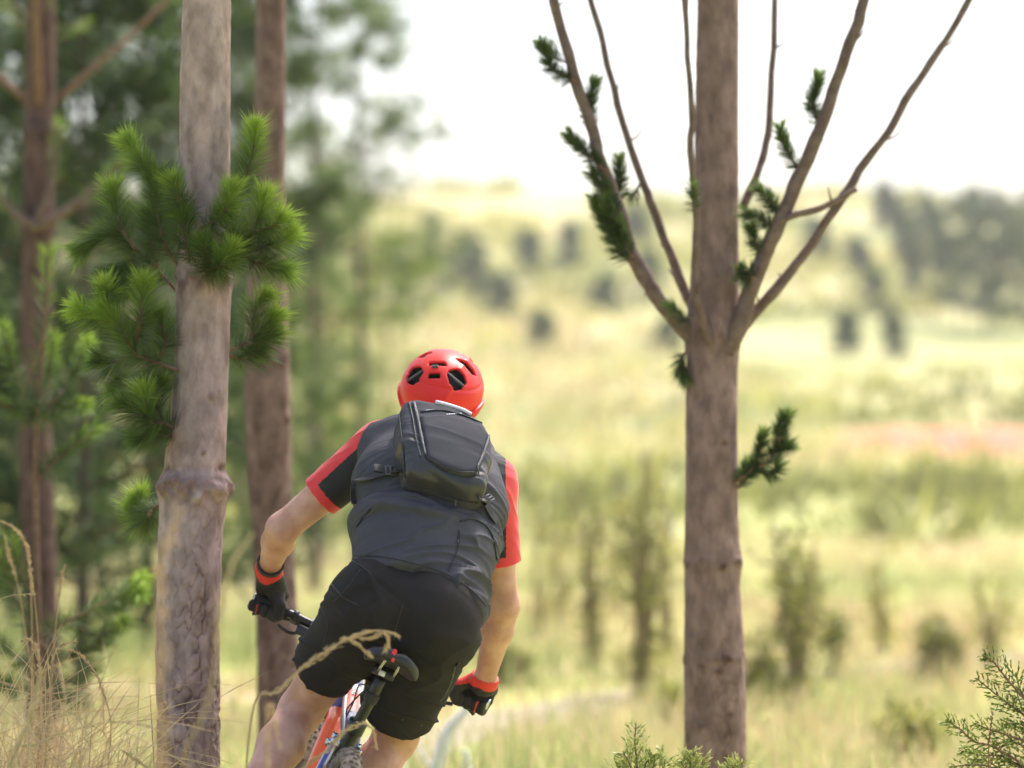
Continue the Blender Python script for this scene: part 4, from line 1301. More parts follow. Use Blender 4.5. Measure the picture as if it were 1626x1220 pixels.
def head_sdf(p):
    d = ell(p, hc + hU * 0.03, HA, (0.077, 0.098, 0.095))
    d = smin(d, ell(p, hc + hF * 0.035 - hU * 0.045, HA, (0.056, 0.062, 0.075)), 0.04)        # jaw
    d = smin(d, cone(p, hc + hF * 0.092 + hU * 0.005, hc + hF * 0.108 - hU * 0.025, 0.008, 0.014), 0.012)   # nose
    d = smin(d, ell(p, hc + hF * 0.088 - hU * 0.058, HA, (0.024, 0.012, 0.008)), 0.01)                      # lips
    d = smin(d, ell(p, hc + hF * 0.082 + hU * 0.035, HA, (0.05, 0.014, 0.008)), 0.015)                      # brow
    for s in (-1, 1):
        d = smax(d, -ell(p, hc + hF * 0.098 + hR * s * 0.031 + hU * 0.016, HA, (0.016, 0.014, 0.010)), 0.01)
        d = smin(d, ell(p, hc + hR * s * 0.082 - hF * 0.005 - hU * 0.005, HA, (0.010, 0.019, 0.031)), 0.008)
    return smin(d, cone(p, hc - hU * 0.05 - hF * 0.015, neck - S_ * 0.02, 0.052, 0.060), 0.03)


def leg(p, hip, kn, an, inf=0.0):
    d = cone(p, hip, kn, 0.092 + inf, 0.060 + inf)
    m = kn + (an - kn) * 0.30 + np.array((0, -0.022, 0))
    e = chain(p, [kn, m, kn + (an - kn) * 0.62 + np.array((0, -0.01, 0)), an], [0.058 + inf, 0.062 + inf, 0.047 + inf, 0.034 + inf], sm=0.03)
    return smin(d, e, 0.03)


def foot(p, an, pd, inf=0.0):
    fd = unit(F_ * 0.97 + np.array((0, 0, 0.02)))
    ball = pd + np.array((0, 0, 0.045)); heel = an + np.array((0, -0.045, -0.065))
    d = cone(p, heel, ball, 0.036 + inf, 0.038 + inf)
    d = smin(d, cone(p, ball, ball + fd * 0.075, 0.036 + inf, 0.026 + inf), 0.02)
    return smin(d, cone(p, an, (heel + ball) / 2, 0.038 + inf, 0.036 + inf), 0.03)


def body_sdf(p):
    d = smin(torso(p), shoulders(p), 0.05)
    d = smin(d, arm(p, shL, elL, wrL), 0.03)
    d = smin(d, arm(p, shR, elR, wrR), 0.03)
    d = smin(d, head_sdf(p), 0.02)
    for h_, k_, a_, pd in ((hipL, knL, anL, PDL), (hipR, knR, anR, PDR)):
        d = smin(d, leg(p, h_, k_, a_), 0.03)
        d = smin(d, foot(p, a_, pd), 0.02)
    d = smin(d, hand(p, 1, wrL), 0.012)
    return smin(d, hand(p, -1, wrR), 0.012)


allp = np.array([pel, shL, shR, elL, elR, head + hU * 0.15, anL - 0.2, anR + 0.1, GL - 0.12, GR + 0.08, head + hF * 0.12, PDL - 0.1, PDR + 0.2])
v, q = nets(body_sdf, allp.min(0) - 0.1, allp.max(0) + 0.1, 0.0056, 2)
RIDER = obj('person', v, q, M['skin'], label='rider in red jersey, black shorts and gloves leaning into a right turn, seen from behind', cat='person')
BODY = bvh(v, q)
for s in (-1, 1):                                            # eyes
    c = hc + hF * 0.086 + hR * s * 0.031 + hU * 0.016
    vv, ff = [], []
    for i in range(8):
        for j in range(12):
            a_, b_ = (i / 7 - 0.5) * math.pi, j / 12 * 2 * math.pi
            vv.append(c + 0.012 * np.array((math.cos(a_) * math.cos(b_), math.cos(a_) * math.sin(b_), math.sin(a_))))
    ff = [(i * 12 + j, i * 12 + (j + 1) % 12, (i + 1) * 12 + (j + 1) % 12, (i + 1) * 12 + j) for i in range(7) for j in range(12)]
    obj('eye', vv, ff, M['eye'], RIDER)
v, q = nets(lambda p: smax(ell(p, hc + hU * 0.032, HA, (0.081, 0.102, 0.098)), plane(p, hc + hU * 0.0 - hF * 0.02, hF * 0.8 - hU * 0.6), 0.01), hc - 0.16, hc + 0.16, 0.006, 1)
obj('hair', v, q, M['hair'], RIDER)


def fold(v, q, amp, axis_a, sa, axis_b, sb_, seed=0, mask=None, sharp=1.0, pw=None):
    """cloth folds: ridged noise stretched along axis_b"""
    n = normals(v, q)
    ab = np.stack([v @ axis_a * sa, v @ axis_b * sb_, 0 * v[:, 0] + seed], 1)
    w = fbm(ab * 0.35 + 5, 2)
    ab[:, 0] += w * 1.6
    r_ = 1 - np.abs(fbm(ab, 2)) * 2.0 * sharp
    r_ = np.clip(r_, -1, 1) if pw is None else np.clip(1 - np.abs(fbm(ab, 2)) * 2.4, 0, 1) ** pw
    m_ = 1 if mask is None else mask(v)
    return v + n * (amp * r_ * m_)[:, None]


# --- jersey: two sleeves and the yoke under the vest
def jersey_sdf(p):
    d = smin(torso(p, 0.006), shoulders(p, 0.008), 0.05)
    d = smax(d, plane(p, waist, -S_), 0.02)
    d = smax(d, plane(p, neck + S_ * 0.012, S_), 0.006)
    for sh, el, t_ in ((shL, elL, 0.60), (shR, elR, 0.64)):
        ax = unit(el - sh); L_ = np.linalg.norm(el - sh)
        o = sh + ax * L_ * t_
        s = cone(p, sh - ax * 0.02, o + ax * 0.02, 0.072, 0.0615)
        s = smax(s, plane(p, o, ax), 0.003)
        hole = smax(cone(p, sh, o + ax * 0.1, 0.060, 0.0495), -plane(p, o - ax * 0.03, ax), 0.003)
        s = smax(s, -hole, 0.002)
        d = smin(d, s, 0.028)
    return d


jp = np.array([shL, shR, waist, neck, shL + (elL - shL) * 0.7, shR + (elR - shR) * 0.75])
v, q = nets(jersey_sdf, jp.min(0) - 0.2, jp.max(0) + 0.2, 0.0038, 2)
aL = unit(elL - shL)
v = fold(v, q, 0.0030, S_, 30, Lx, 5, 3, lambda v: 1.0)
# black under-panels of the sleeves
fcn = v[q].mean(1)
def under(c):
    m_ = np.zeros(len(c), bool)
    for sh, el, t_, a0, a1, side in ((shL, elL, 0.60, (580, 702), (503, 772), 1), (shR, elR, 0.64, (803, 740), (804, 900), -1)):
        ax = unit(el - sh); L_ = np.linalg.norm(el - sh)
        t = (c - sh) @ ax
        ln = P(*a1, 9.65) - P(*a0, 9.65)
        n_ = unit(np.cross(ln, (0, 1, 0)))
        if side > 0 and n_[2] > 0: n_ = -n_
        if side < 0 and n_[0] > 0: n_ = -n_
        rel = c - P(*a0, 9.65)
        below = rel @ n_ > 0
        if side > 0: below &= c[:, 2] < P(575, 706, 9.65)[2]
        cuff = t > L_ * t_ - 0.028
        zone = (t > -0.1) & (t < L_ * t_ + 0.02) & (np.abs((c - sh) @ Lx) < 0.5) & (((c - upper) @ Lx) * side < 0)
        m_ |= below & ~cuff & zone
    return m_
um = under(fcn)
vb, qb = split(v, q, ~um); JER = obj('jersey', vb, qb, M['jersey_red'], RIDER)
vb, qb = split(v, q, um); obj('sleeve_panel', vb, qb, M['jersey_black'], JER)
cp = [neck + S_ * 0.022 + (math.cos(t) * Lx + math.sin(t) * Nb) * 0.072 for t in np.linspace(0, 2 * math.pi, 40)]
MB().tube(cp, [0.007], 8).build('collar', M['lilac'], JER)

# --- shorts
kLs, kRs = P(513, 1062, 9.47), P(632, 1128, 9.52)
def shorts_sdf(p):
    d = cone(p, P(657, 912, 9.34), P(643, 960, 9.31), 0.108, 0.130, Lx, 1.40)
    gl = smin(cone(p, P(594, 962, 9.27), P(580, 985, 9.31), 0.124, 0.118), cone(p, P(686, 978, 9.27), P(682, 1003, 9.31), 0.130, 0.122), 0.03)
    d = smin(d, gl, 0.04)
    for h_, k_, ra, rb in ((P(582, 982, 9.31), kLs, 0.117, 0.087), (P(684, 1005, 9.31), kRs, 0.122, 0.103)):
        ax = unit(k_ - h_)
        s = cone(p, h_, k_ + ax * 0.03, ra, rb)
        s = smax(s, plane(p, k_, ax), 0.003)
        hole = smax(cone(p, h_, k_ + ax * 0.1, ra - 0.013, rb - 0.013), -plane(p, k_ - ax * 0.05, ax), 0.003)
        s = smax(s, -hole, 0.002)
        d = smin(d, s, 0.022)
    d = smax(d, plane(p, P(652, 878, 9.3), S_), 0.01)
    # the saddle's place between the thighs
    return smax(d, -(saddle_sdf(p) - 0.003), 0.008)


sp = np.array([pel, hipL, hipR, kLs, kRs, waist])
v, q = nets(shorts_sdf, sp.min(0) - 0.2, sp.max(0) + 0.22, 0.0042, 2)
dg1 = unit(np.array((0.5, 0, 0.85)))
v = fold(v, q, 0.0030, unit(np.array((0.6, 0, 0.8))), 34, unit(np.array((0.8, 0.2, -0.6))), 6, 15)
v = fold(v, q, 0.0065, unit(np.array((-0.5, 0, 0.85))), 13, unit(np.array((0.85, 0.2, 0.5))), 4, 11, lambda v: 0.5 + 0.8 * np.clip((v[:, 2] - 0.95) / 0.2, 0, 1))
v = fold(v, q, 0.0095, unit(np.array((0.35, 0, 0.9))), 12, unit(np.array((0.9, 0.2, -0.35))), 4, 61, pw=3)
SHO = obj('shorts', v, q, M['shorts'], RIDER)
SB = bvh(v, q)
for pts, r_ in (([(560, 890), (575, 900), (590, 912)], 0.0014), ([(524, 925), (545, 948), (570, 962)], 0.0016), ([(572, 905), (550, 935), (530, 955)], 0.0014), ([(507, 960), (520, 990), (512, 1030)], 0.0014), ([(640, 960), (628, 1000), (622, 1030)], 0.0013)):
    pp = on(SB, pts, 0.0004)
    if len(pp) > 3: MB().tube(pp, [r_], 6).build('seam', M['shorts_panel'], SHO)
pp = on(SB, [(722, 1058), (716, 1082), (706, 1104), (698, 1114)], 0.0008)
MB().tube(pp, [0.0030], 6).build('piping', M['strap_grey'], SHO)
MB().tube(on(SB, [(724, 1056), (728, 1052)], 0.002), [0.004], 6).build('zip_pull', M['webbing'], SHO)
for x, y in ((639, 1143), (669, 1152)):
    c = hit(SB, x, y, 0.0005)
    if c is not None:
        MB().tube([c, c + Nb * 0.002], [0.003], 8).build('rivet', M['strap_grey'], SHO)

# --- gloves
for sg, wr, el in ((1, wrL, elL), (-1, wrR, elR)):
    G = GL if sg > 0 else GR
    ax = unit(el - wr)
    tp = wr + ax * 0.012
    g, e1, e2, c, ch, th = HANDS[sg]

    def gl(p):
        d = hand(p, sg, wr, 0.0028)
        d = smin(d, cone(p, wr - ax * 0.02, wr + ax * 0.03, 0.033, 0.034), 0.015)
        return smax(d, plane(p, tp, ax), 0.003)
    pts_ = np.array([wr, G])
    v, q = nets(gl, pts_.min(0) - 0.11, pts_.max(0) + 0.11, 0.0026, 1)
    v = fold(v, q, 0.0012, ax, 90, g, 30, 21)
    cc = v[q].mean(1)
    tt_ = (cc - tp) @ ax
    red = (tt_ > -0.030 - 0.014 * np.cos(np.arctan2((cc - wr) @ g, (cc - wr) @ e2) * 2)) if sg > 0 else (tt_ > -0.022 - 0.010 * np.abs((cc - wr) @ g) / 0.03)
    fing = np.zeros(len(cc), bool)                            # red fourchettes between the fingers
    for s in (0.022,):
        fing |= (np.abs((cc - G) @ g - s) < 0.0016) & (((cc - G) @ e1) < 0.016)
    vb, qb = split(v, q, ~(red | fing)); GLV = obj('glove', vb, qb, M['glove'], RIDER)
    vb, qb = split(v, q, red); obj('cuff', vb, qb, M['glove_red'], GLV)
    if fing.any():
        vb, qb = split(v, q, fing); obj('finger_gusset', vb, qb, M['glove_red'], GLV)
    if sg > 0:
        vb, qb = nets(lambda p: np.maximum(np.abs(plane(p, tp + ax * 0.014, ax)) - 0.010, np.abs(arm(p, shL, elL, wrL, 0.006)) - 0.003), wr - 0.08, wr + 0.08, 0.0022, 1)
        obj('wristband', vb, qb, M['webbing'], RIDER)

# --- shoes and socks
for an, kn, pd in ((anL, knL, PDL), (anR, knR, PDR)):
    pt = np.array([an, pd])
    v, q = nets(lambda p: smax(foot(p, an, pd, 0.008), plane(p, an + np.array((0, 0, 0.015)), (0, 0, 1)), 0.006), pt.min(0) - 0.16, pt.max(0) + 0.18, 0.006, 1)
    obj('shoe', v, q, M['rubber'], RIDER)
    ax = unit(kn - an)
    v, q = nets(lambda p: smax(smax(leg(p, kn + (kn - an) * 0.5, kn, an, 0.003), plane(p, an + ax * 0.10, ax), 0.004), -plane(p, an - ax * 0.02, ax), 0.004), an - 0.16, an + 0.18, 0.006, 1)
    obj('sock', v, q, M['sock'], RIDER)

# ================================================================== HELMET
HEL = empty('helmet', hc, label='glossy red bicycle helmet with dark vents on the rider\'s head', cat='helmet')
c0 = P(702, 618, 9.85)
hr = np.array((0.119, 0.148, 0.112))


def shell_outer(p): return ell(p, c0, HA, hr)


_t = np.linspace(0, 1, 3)
def on_shell(px, py, lift=0.0):
    """point of the shell seen at a pixel"""
    r_ = unit(ray(px, py))
    A_ = HA / hr[:, None]
    o = A_ @ (CAM - c0); d_ = A_ @ r_
    a_, b_, c_ = d_ @ d_, 2 * o @ d_, o @ o - 1
    disc = b_ * b_ - 4 * a_ * c_
    t_ = (-b_ - math.sqrt(max(disc, 0))) / (2 * a_)
    p_ = CAM + r_ * t_
    n_ = unit((A_.T @ (A_ @ (p_ - c0))))
    return p_ + n_ * lift, n_


VENTS = [  # (polygon of pixels, depth)
    ([(646, 606), (644, 596), (653, 583), (665, 582), (669, 590), (662, 604), (654, 609)], 0.05),
    ([(713, 594), (716, 588), (728, 586), (737, 595), (741, 606), (734, 615), (724, 617), (716, 608)], 0.05),
    ([(683, 575), (705, 575), (707, 579), (682, 578)], 0.04),
    ([(682, 593), (697, 593), (697, 599), (681, 599)], 0.03),
    ([(728, 568), (738, 572), (752, 586), (757, 594), (750, 592), (738, 580)], 0.04),
    ([(664, 566), (676, 560), (684, 560), (672, 566)], 0.03)]


def helmet_sdf(p):
    d = shell_outer(p)
    q = (p - c0) @ HA.T
    # layered shell: a raised rear lip, a shallow groove along the crown seam
    low = np.clip((-(q[:, 2]) - 0.018 + 0.022 * np.cos(q[:, 0] * 42)) / 0.006, 0, 1)
    d = d - 0.0085 * low
    rib = np.exp(-((np.abs(q[:, 0]) - 0.040 - 0.15 * np.clip(q[:, 2], 0, 1)) / 0.007) ** 2) * np.clip(q[:, 2] / 0.03, 0, 1)
    d = d - 0.0025 * rib
    d = d + 0.0035 * np.exp(-((q[:, 2] - 0.055 + 1.2 * q[:, 0] ** 2) / 0.0035) ** 2)
    d = smax(d, -ell(p, c0 - hU * 0.004, HA, hr - 0.022), 0.004)
    # lower edge: lower at the back, arched over the nape, cut up behind the ears
    edge = -0.062 + 0.020 * np.exp(-(q[:, 0] / 0.03) ** 2) * (q[:, 1] < 0) + 0.035 * np.clip((q[:, 1] + 0.02) / 0.1, 0, 1) - 0.012 * np.exp(-((np.abs(q[:, 0]) - 0.075) / 0.03) ** 2)
    d = smax(d, edge - q[:, 2], 0.008)
    d = smax(d, -smax(ell(p, c0 + hR * 0.098 - hF * 0.055 - hU * 0.058, HA, (0.03, 0.022, 0.03)), -q[:, 0] * 0 - 0.1, 0.01), 0.008)
    for poly, dep in VENTS:
        cpx = np.mean(poly, 0)
        pc, n_ = on_shell(*cpx)
        ax1 = unit(Lx - n_ * (Lx @ n_)); ax2 = np.cross(n_, ax1)
        pl = []
        for x, y in poly:
            r_ = unit(ray(x, y)); t_ = ((pc - CAM) @ n_) / (r_ @ n_); w_ = CAM + r_ * t_ - pc
            pl.append((w_ @ ax1, w_ @ ax2))
        rel = p - pc
        near = (rel * rel).sum(1) < 0.08 ** 2
        vd = np.full(len(p), 1.0)
        if near.any():
            rn = rel[near]
            e = poly2d(np.stack([rn @ ax1, rn @ ax2], 1), pl) - 0.0034
            h_ = rn @ n_
            e = e + 0.10 * np.clip(-h_, -0.02, 0.03)          # bevelled sides
            vd[near] = np.maximum(e, -h_ - dep)
        d = smax(d, -vd, 0.003)
    for s in (-1, 1):                                        # long crown and front vents out of sight of the road behind
        for y0, y1, x in ((0.06, 0.11, 0.022), (0.05, 0.09, 0.062)):
            d = smax(d, -cone(p, c0 + HA.T @ np.array((s * x, y0, 0.11 * math.sqrt(max(0, 1 - (x / .119) ** 2 - (y0 / .148) ** 2)))), c0 + HA.T @ np.array((s * x, y1, 0.112 * math.sqrt(max(0, 1 - (x / .119) ** 2 - (y1 / .148) ** 2)))), 0.010, 0.012), 0.003)
    return d


v, q = nets(helmet_sdf, c0 - 0.19, c0 + 0.19, 0.0026, 1)
fcn = v[q].mean(1)
qq = (fcn - c0) @ HA.T
deep = (shell_outer(fcn) < -0.0065) & (shell_outer(fcn) > -0.05)
vb, qb = split(v, q, ~deep); SHL = obj('shell', vb, qb, M['helmet'], HEL)
vb, qb = split(v, q, deep); obj('vent_wall', vb, qb, M['helmet_dark'], SHL)
HB_ = bvh(v, q)
v, q = nets(lambda p: smax(ell(p, c0 - hU * 0.004, HA, hr - 0.0225), plane(p, c0 - hU * 0.052, -hU), 0.006), c0 - 0.18, c0 + 0.18, 0.005, 1)
obj('liner', v, q, M['helmet_dark'], HEL)
for a_, b_ in (((644, 604), (671, 586)), ((712, 591), (742, 616))):
    pp = []
    for t_ in np.linspace(0, 1, 6):
        s_, n_ = on_shell(a_[0] + (b_[0] - a_[0]) * t_, a_[1] + (b_[1] - a_[1]) * t_)
        pp.append(s_ - n_ * 0.006)
    MB().tube(pp, [0.0042], 8).build('strap', M['strap_grey'], HEL)
s_, n_ = on_shell(691, 583)
ax1 = unit(Lx - n_ * (Lx @ n_)); ax2 = np.cross(n_, ax1)
for o in (-0.0045, 0.0045):
    v, f = rbox(s_ + ax1 * o + n_ * 0.002, (ax1, ax2, n_), (0.0042, 0.004, 0.004), 0.0014); MB().add(v, f).build('clip', M['strap_grey'], HEL)
cc = c0 - hU * 0.058 - hF * 0.085
pp = spline([cc + hR * s * 0.07 + hF * (0.05 * s * s) for s in (-1, -0.5, 0, 0.5, 1)], 5)
MB().tube(pp, [0.008], 8).build('retention_band', M['helmet_dark'], HEL)
vis = [c0 + HA.T @ np.array((math.sin(t) * 0.085, 0.06 + math.cos(t) * 0.105, 0.0 - 0.01 * math.cos(t))) for t in np.linspace(-1.1, 1.1, 14)]
mv = MB(); mv.tube(vis, [0.006], 8); mv.build('visor', M['helmet_dark'], HEL)

# ================================================================== VEST PACK
def vest_sdf(p, inf=0.018):
    inf = inf + 0.015 * np.clip(-plane(p, P(668, 880, 9.3), S_) / 0.08, 0, 1)
    d = smin(torso(p, inf), shoulders(p, inf), 0.05)
    hem = plane(p, P(664, 922, 9.22), -S_ + Nb * 0.12 - Lx * 0.10)
    d = smax(d, hem, 0.004)
    a_, b_ = P(594, 650, 9.6), P(548, 752, 9.6)
    n1 = unit(np.cross(b_ - a_, (0, 1, 0))); n1 = -n1 if n1[0] > 0 else n1
    n1 = unit(n1 + np.array((0, 0.15, 0)))
    low = np.clip((0 - plane(p, P(565, 765, 9.5), S_)) / 0.04, 0, 1)
    d = smax(d, plane(p, a_, n1) - low * 0.3, 0.006)
    a_, b_ = P(781, 700, 9.6), P(806, 792, 9.6)
    n2 = unit(np.cross(b_ - a_, (0, 1, 0))); n2 = -n2 if n2[0] < 0 else n2
    low = np.clip((0 - plane(p, P(800, 850, 9.5), S_)) / 0.04, 0, 1)
    d = smax(d, plane(p, a_, n2) - low * 0.3, 0.006)
    d = smax(d, plane(p, neck + S_ * 0.004, S_), 0.008)
    return d


VEST = empty('vest_backpack', waist, label='dark grey vest backpack with zipped pocket, buckles and shiny lower panel on the rider', cat='backpack')
jp = np.array([shL, shR, waist, neck, pel])
v, q = nets(vest_sdf, jp.min(0) - 0.2, jp.max(0) + 0.2, 0.0045, 2)
low_m = lambda v: 0.25 + 1.0 * np.clip(-((v - chest) @ S_) / 0.12, 0, 1)
dgn = unit(Lx * 0.94 - S_ * 0.22)
v = fold(v, q, 0.0030, S_, 16, dgn, 3.0, 2, low_m)
v = fold(v, q, 0.0140, unit(S_ + Lx * 0.25), 13, unit(Lx - S_ * 0.3), 3.2, 52, low_m, pw=3)
v = fold(v, q, 0.0065, unit(S_ - Lx * 0.3), 34, unit(Lx + S_ * 0.25), 6.0, 9, low_m, pw=2.5)
VP = obj('vest_panel', v, q, M['vest'], VEST)
VB = bvh(v, q)
bo = hit(VB, 705, 715)


def back_xy(px, py, off):
    o = bo + Nb * off
    r_ = unit(ray(px, py)); t_ = ((o - CAM) @ Nb) / (r_ @ Nb)
    w_ = CAM + r_ * t_ - o
    return (w_ @ Lx, w_ @ S_)


def slab(poly, off, half, rnd, n0, bulge=0.0):
    offs = off if isinstance(off, (list, tuple)) else [off] * len(poly)
    pl = [back_xy(x, y, o_) for (x, y), o_ in zip(poly, offs)]
    pa = np.array(pl); ctr = pa.mean(0); ext = np.ptp(pa, axis=0) / 2

    def fn(p):
        w = p - bo
        q = np.stack([w @ Lx, w @ S_], 1)
        e = poly2d(q, pl) + rnd
        u = (q - ctr) / ext
        hh = half * (1 - bulge * (u ** 2).sum(1).clip(0, 1))
        h_ = np.abs(w @ Nb - n0) - hh + rnd
        return np.sqrt(np.maximum(e, 0) ** 2 + np.maximum(h_, 0) ** 2) + np.minimum(np.maximum(e, h_), 0) - rnd
    return fn


pack_poly = [(636, 652), (645, 629), (664, 624), (700, 631), (745, 646), (770, 667), (781, 694), (780, 724), (772, 752), (764, 790), (742, 794), (704, 786), (664, 772), (645, 760), (640, 728), (634, 690)]
fn = slab(pack_poly, [0.05, 0.065, 0.07, 0.07, 0.07, 0.06, 0.05, 0.04, 0.02, 0.0, 0.0, 0.0, 0.0, 0.01, 0.03, 0.045], 0.078, 0.026, 0.0, 0.28)
v, q = nets(fn, bo - 0.3, bo + 0.3, 0.0042, 2)
cw = lambda v: np.clip(-((v - bo) @ S_ + 0.015) / 0.03, 0, 1)
v = fold(v, q, 0.0062, unit(S_ + Lx * 0.35), 30, unit(Lx - S_ * 0.35), 7, 31, cw, 1.0)
v = fold(v, q, 0.0016, S_, 50, Lx, 12, 37)
fcn = v[q].mean(1)
lowr = ((fcn - bo) @ S_ + 0.30 * np.abs((fcn - bo) @ Lx - 0.02)) < -0.012
lowr &= ((fcn - bo) @ Nb) > 0.0
vb, qb = split(v, q, ~lowr); PK = obj('pack_body', vb, qb, M['pack'], VEST)
vb, qb = split(v, q, lowr); obj('lower_panel', vb, qb, M['pack_shiny'], PK)
PB = bvh(v, q)
pock = [(668, 658), (700, 656), (735, 662), (768, 676), (778, 692), (768, 730), (757, 748), (738, 751), (712, 743), (690, 733), (678, 724), (673, 695)]
fn2 = slab(pock, 0.080, 0.020, 0.010, 0.069, 0.40)
v, q = nets(fn2, bo - 0.26, bo + 0.26, 0.0036, 2)
v = fold(v, q, 0.0016, unit(S_ + Lx * 0.3), 22, unit(Lx - S_ * 0.35), 5, 41)
PO = obj('front_pocket', v, q, M['pack'], VEST)
PP = bvh(v, q)


def zipper(pts, parent, trees, r=0.0042, m='zip', lift=0.002):
    pp = []
    for a_, b_, _ in spline([(x, y, 0) for x, y in pts], 10):
        best = None
        for tr in trees:
            h_ = hit(tr, a_, b_, lift)
            if h_ is not None and (best is None or h_[1] < best[1]): best = h_
        if best is not None: pp.append(best)
    if len(pp) > 3:
        pp = np.array(pp)
        for _ in range(3): pp[1:-1] = (pp[:-2] + pp[1:-1] * 2 + pp[2:]) / 4
        return MB().tube(pp, [r], 8).build('zip' if m == 'zip' else 'seam', M[m], parent)


zipper([(657, 641), (664, 668), (669, 695), (676, 724)], VEST, (PB, PP), 0.0050)
zipper([(650, 640), (656, 668), (661, 698), (668, 726)], VEST, (PB, PP), 0.0022)
zipper([(776, 690), (771, 708), (764, 728), (757, 742)], VEST, (PB, PP), 0.0040)
zipper([(668, 655), (700, 652), (735, 660), (768, 674)], VEST, (PB, PP), 0.0022, 'webbing')
zipper([(676, 726), (700, 739), (726, 749), (752, 750)], VEST, (PB, PP), 0.0026, 'webbing')
zipper([(728, 850), (726, 875), (715, 900), (712, 908)], VEST, (VB,), 0.0016, 'webbing')
zipper([(730, 828), (752, 824), (772, 836), (783, 856), (788, 890)], VEST, (VB,), 0.0022, 'webbing')
zipper([(724, 880), (730, 858), (728, 842)], VEST, (VB,), 0.0016, 'webbing')
zipper([(566, 838), (576, 822), (588, 808)], VEST, (VB,), 0.0028, 'webbing')
zipper([(556, 882), (600, 884), (650, 893), (705, 910), (745, 935), (772, 962)], VEST, (VB,), 0.0018, 'webbing')
zipper([(646, 770), (690, 783), (730, 794), (766, 800)], VEST, (VB, PB), 0.0026, 'webbing')
for x, y, dx, dy in ((757, 742, 2, 16), (727, 858, -3, 12), (784, 856, 4, 14), (724, 792, -1, 12), (788, 884, 1, 12)):
    a_ = None
    for tr in (PP, PB, VB):
        h_ = hit(tr, x, y, 0.004)
        if h_ is not None and (a_ is None or h_[1] < a_[1]): a_ = h_
    if a_ is None: continue
    e_ = a_ + (P(x + dx, y + dy, 9.4) - P(x, y, 9.4)) + Nb * 0.003
    MB().tube([a_, (a_ + e_) / 2 + Nb * 0.002, e_], [0.002, 0.0026, 0.0018], 6).build('zip_pull', M['strap_grey'], VEST)


def strap(pts, half_w, lift=0.004, thick=0.0022, m='webbing', name='strap', trees=None):
    """flat webbing laid over the cloth"""
    trees = trees or (VB, PB)
    pp = []
    for a_, b_, _ in spline([(x, y, 0) for x, y in pts], 8):
        best = None
        for tr in trees:
            h_ = hit(tr, a_, b_, lift)
            if h_ is not None and (best is None or h_[1] < best[1]): best = h_
        if best is not None: pp.append(best)
    pp = np.array(pp)
    for _ in range(4): pp[1:-1] = (pp[:-2] + pp[1:-1] * 2 + pp[2:]) / 4
    V, Fc = [], []
    for i, c in enumerate(pp):
        t_ = unit(pp[min(i + 1, len(pp) - 1)] - pp[max(i - 1, 0)])
        w_ = unit(np.cross(t_, Nb)); n_ = np.cross(w_, t_)
        for a_, b_ in ((-1, -1), (1, -1), (1, 1), (-1, 1)):
            V.append(c + w_ * half_w * a_ + n_ * thick * b_)
    for i in range(len(pp) - 1):
        for j in range(4):
            k_ = (j + 1) % 4
            Fc.append((i * 4 + j, i * 4 + k_, i * 4 + 4 + k_, i * 4 + 4 + j))
    Fc += [(3, 2, 1, 0), tuple(len(V) - 4 + j for j in range(4))]
    return obj(name, V, Fc, M[m], VEST, smooth=False)


strap([(570, 762), (590, 757), (612, 751), (640, 748)], 0.015)
strap([(757, 786), (768, 796), (778, 812), (788, 828)], 0.012, trees=(VB, PB))
strap([(566, 764), (563, 782), (566, 800)], 0.008, lift=0.006)


def buckle(px, py, a_, w, h):
    c = None
    for tr in (VB, PB):
        h_ = hit(tr, px, py, 0.010)
        if h_ is not None and (c is None or h_[1] < c[1]): c = h_
    e1 = Lx * math.cos(a_) + S_ * math.sin(a_); e2 = np.cross(Nb, e1)
    m_ = MB()
    for s in (-1, 1):
        m_.tube([c + e1 * w * s - e2 * h, c + e1 * w * s + e2 * h], [0.0024], 8)
        m_.tube([c - e1 * w + e2 * h * s, c + e1 * w + e2 * h * s], [0.0024], 8)
    m_.tube([c - e2 * h, c + e2 * h], [0.0026], 8)
    B_ = m_.build('buckle', M['strap_grey'], VEST)
    v, f = rbox(c - e1 * (w + 0.022) + Nb * 0.001, (e1, e2, Nb), (0.013, h * 0.85, 0.004), 0.002)
    MB().add(v, f).build('buckle_tab', M['webbing'], B_)


buckle(622, 749, R(8), 0.013, 0.016)
buckle(772, 796, R(-38), 0.010, 0.013)
zipper([(634, 655), (638, 690), (642, 728), (644, 760)], VEST, (PB, VB), 0.0018, 'webbing')
# small pale print on the pack's top
def dash(px, py, w, h):
    c = None
    for tr in (PP, PB):
        h_ = hit(tr, px, py, 0.0012)
        if h_ is not None and (c is None or h_[1] < c[1]): c = h_
    if c is None: return None
    return box(c, (unit(Lx + S_ * 0.10), unit(S_ + Lx * 0.25), Nb), (w, h, 0.0006))
for row_, y0, n_, st in ((0, (710, 658.5), 7, 3.6), (1, (678, 652), 4, 3.4)):
    m_ = MB()
    for i in range(n_):
        b_ = dash(y0[0] + i * st, y0[1] - i * 0.25, 0.0024, (0.0022, 0.0014)[row_] * (0.7 + 0.3 * (i % 2)))
        if b_: m_.add(*b_)
    if m_.v: m_.build('print', M['lilac'], VEST, smooth=False)
zipper([(692, 641), (712, 645), (732, 652), (747, 660)], VEST, (PB,), 0.0055, 'lilac', 0.004)

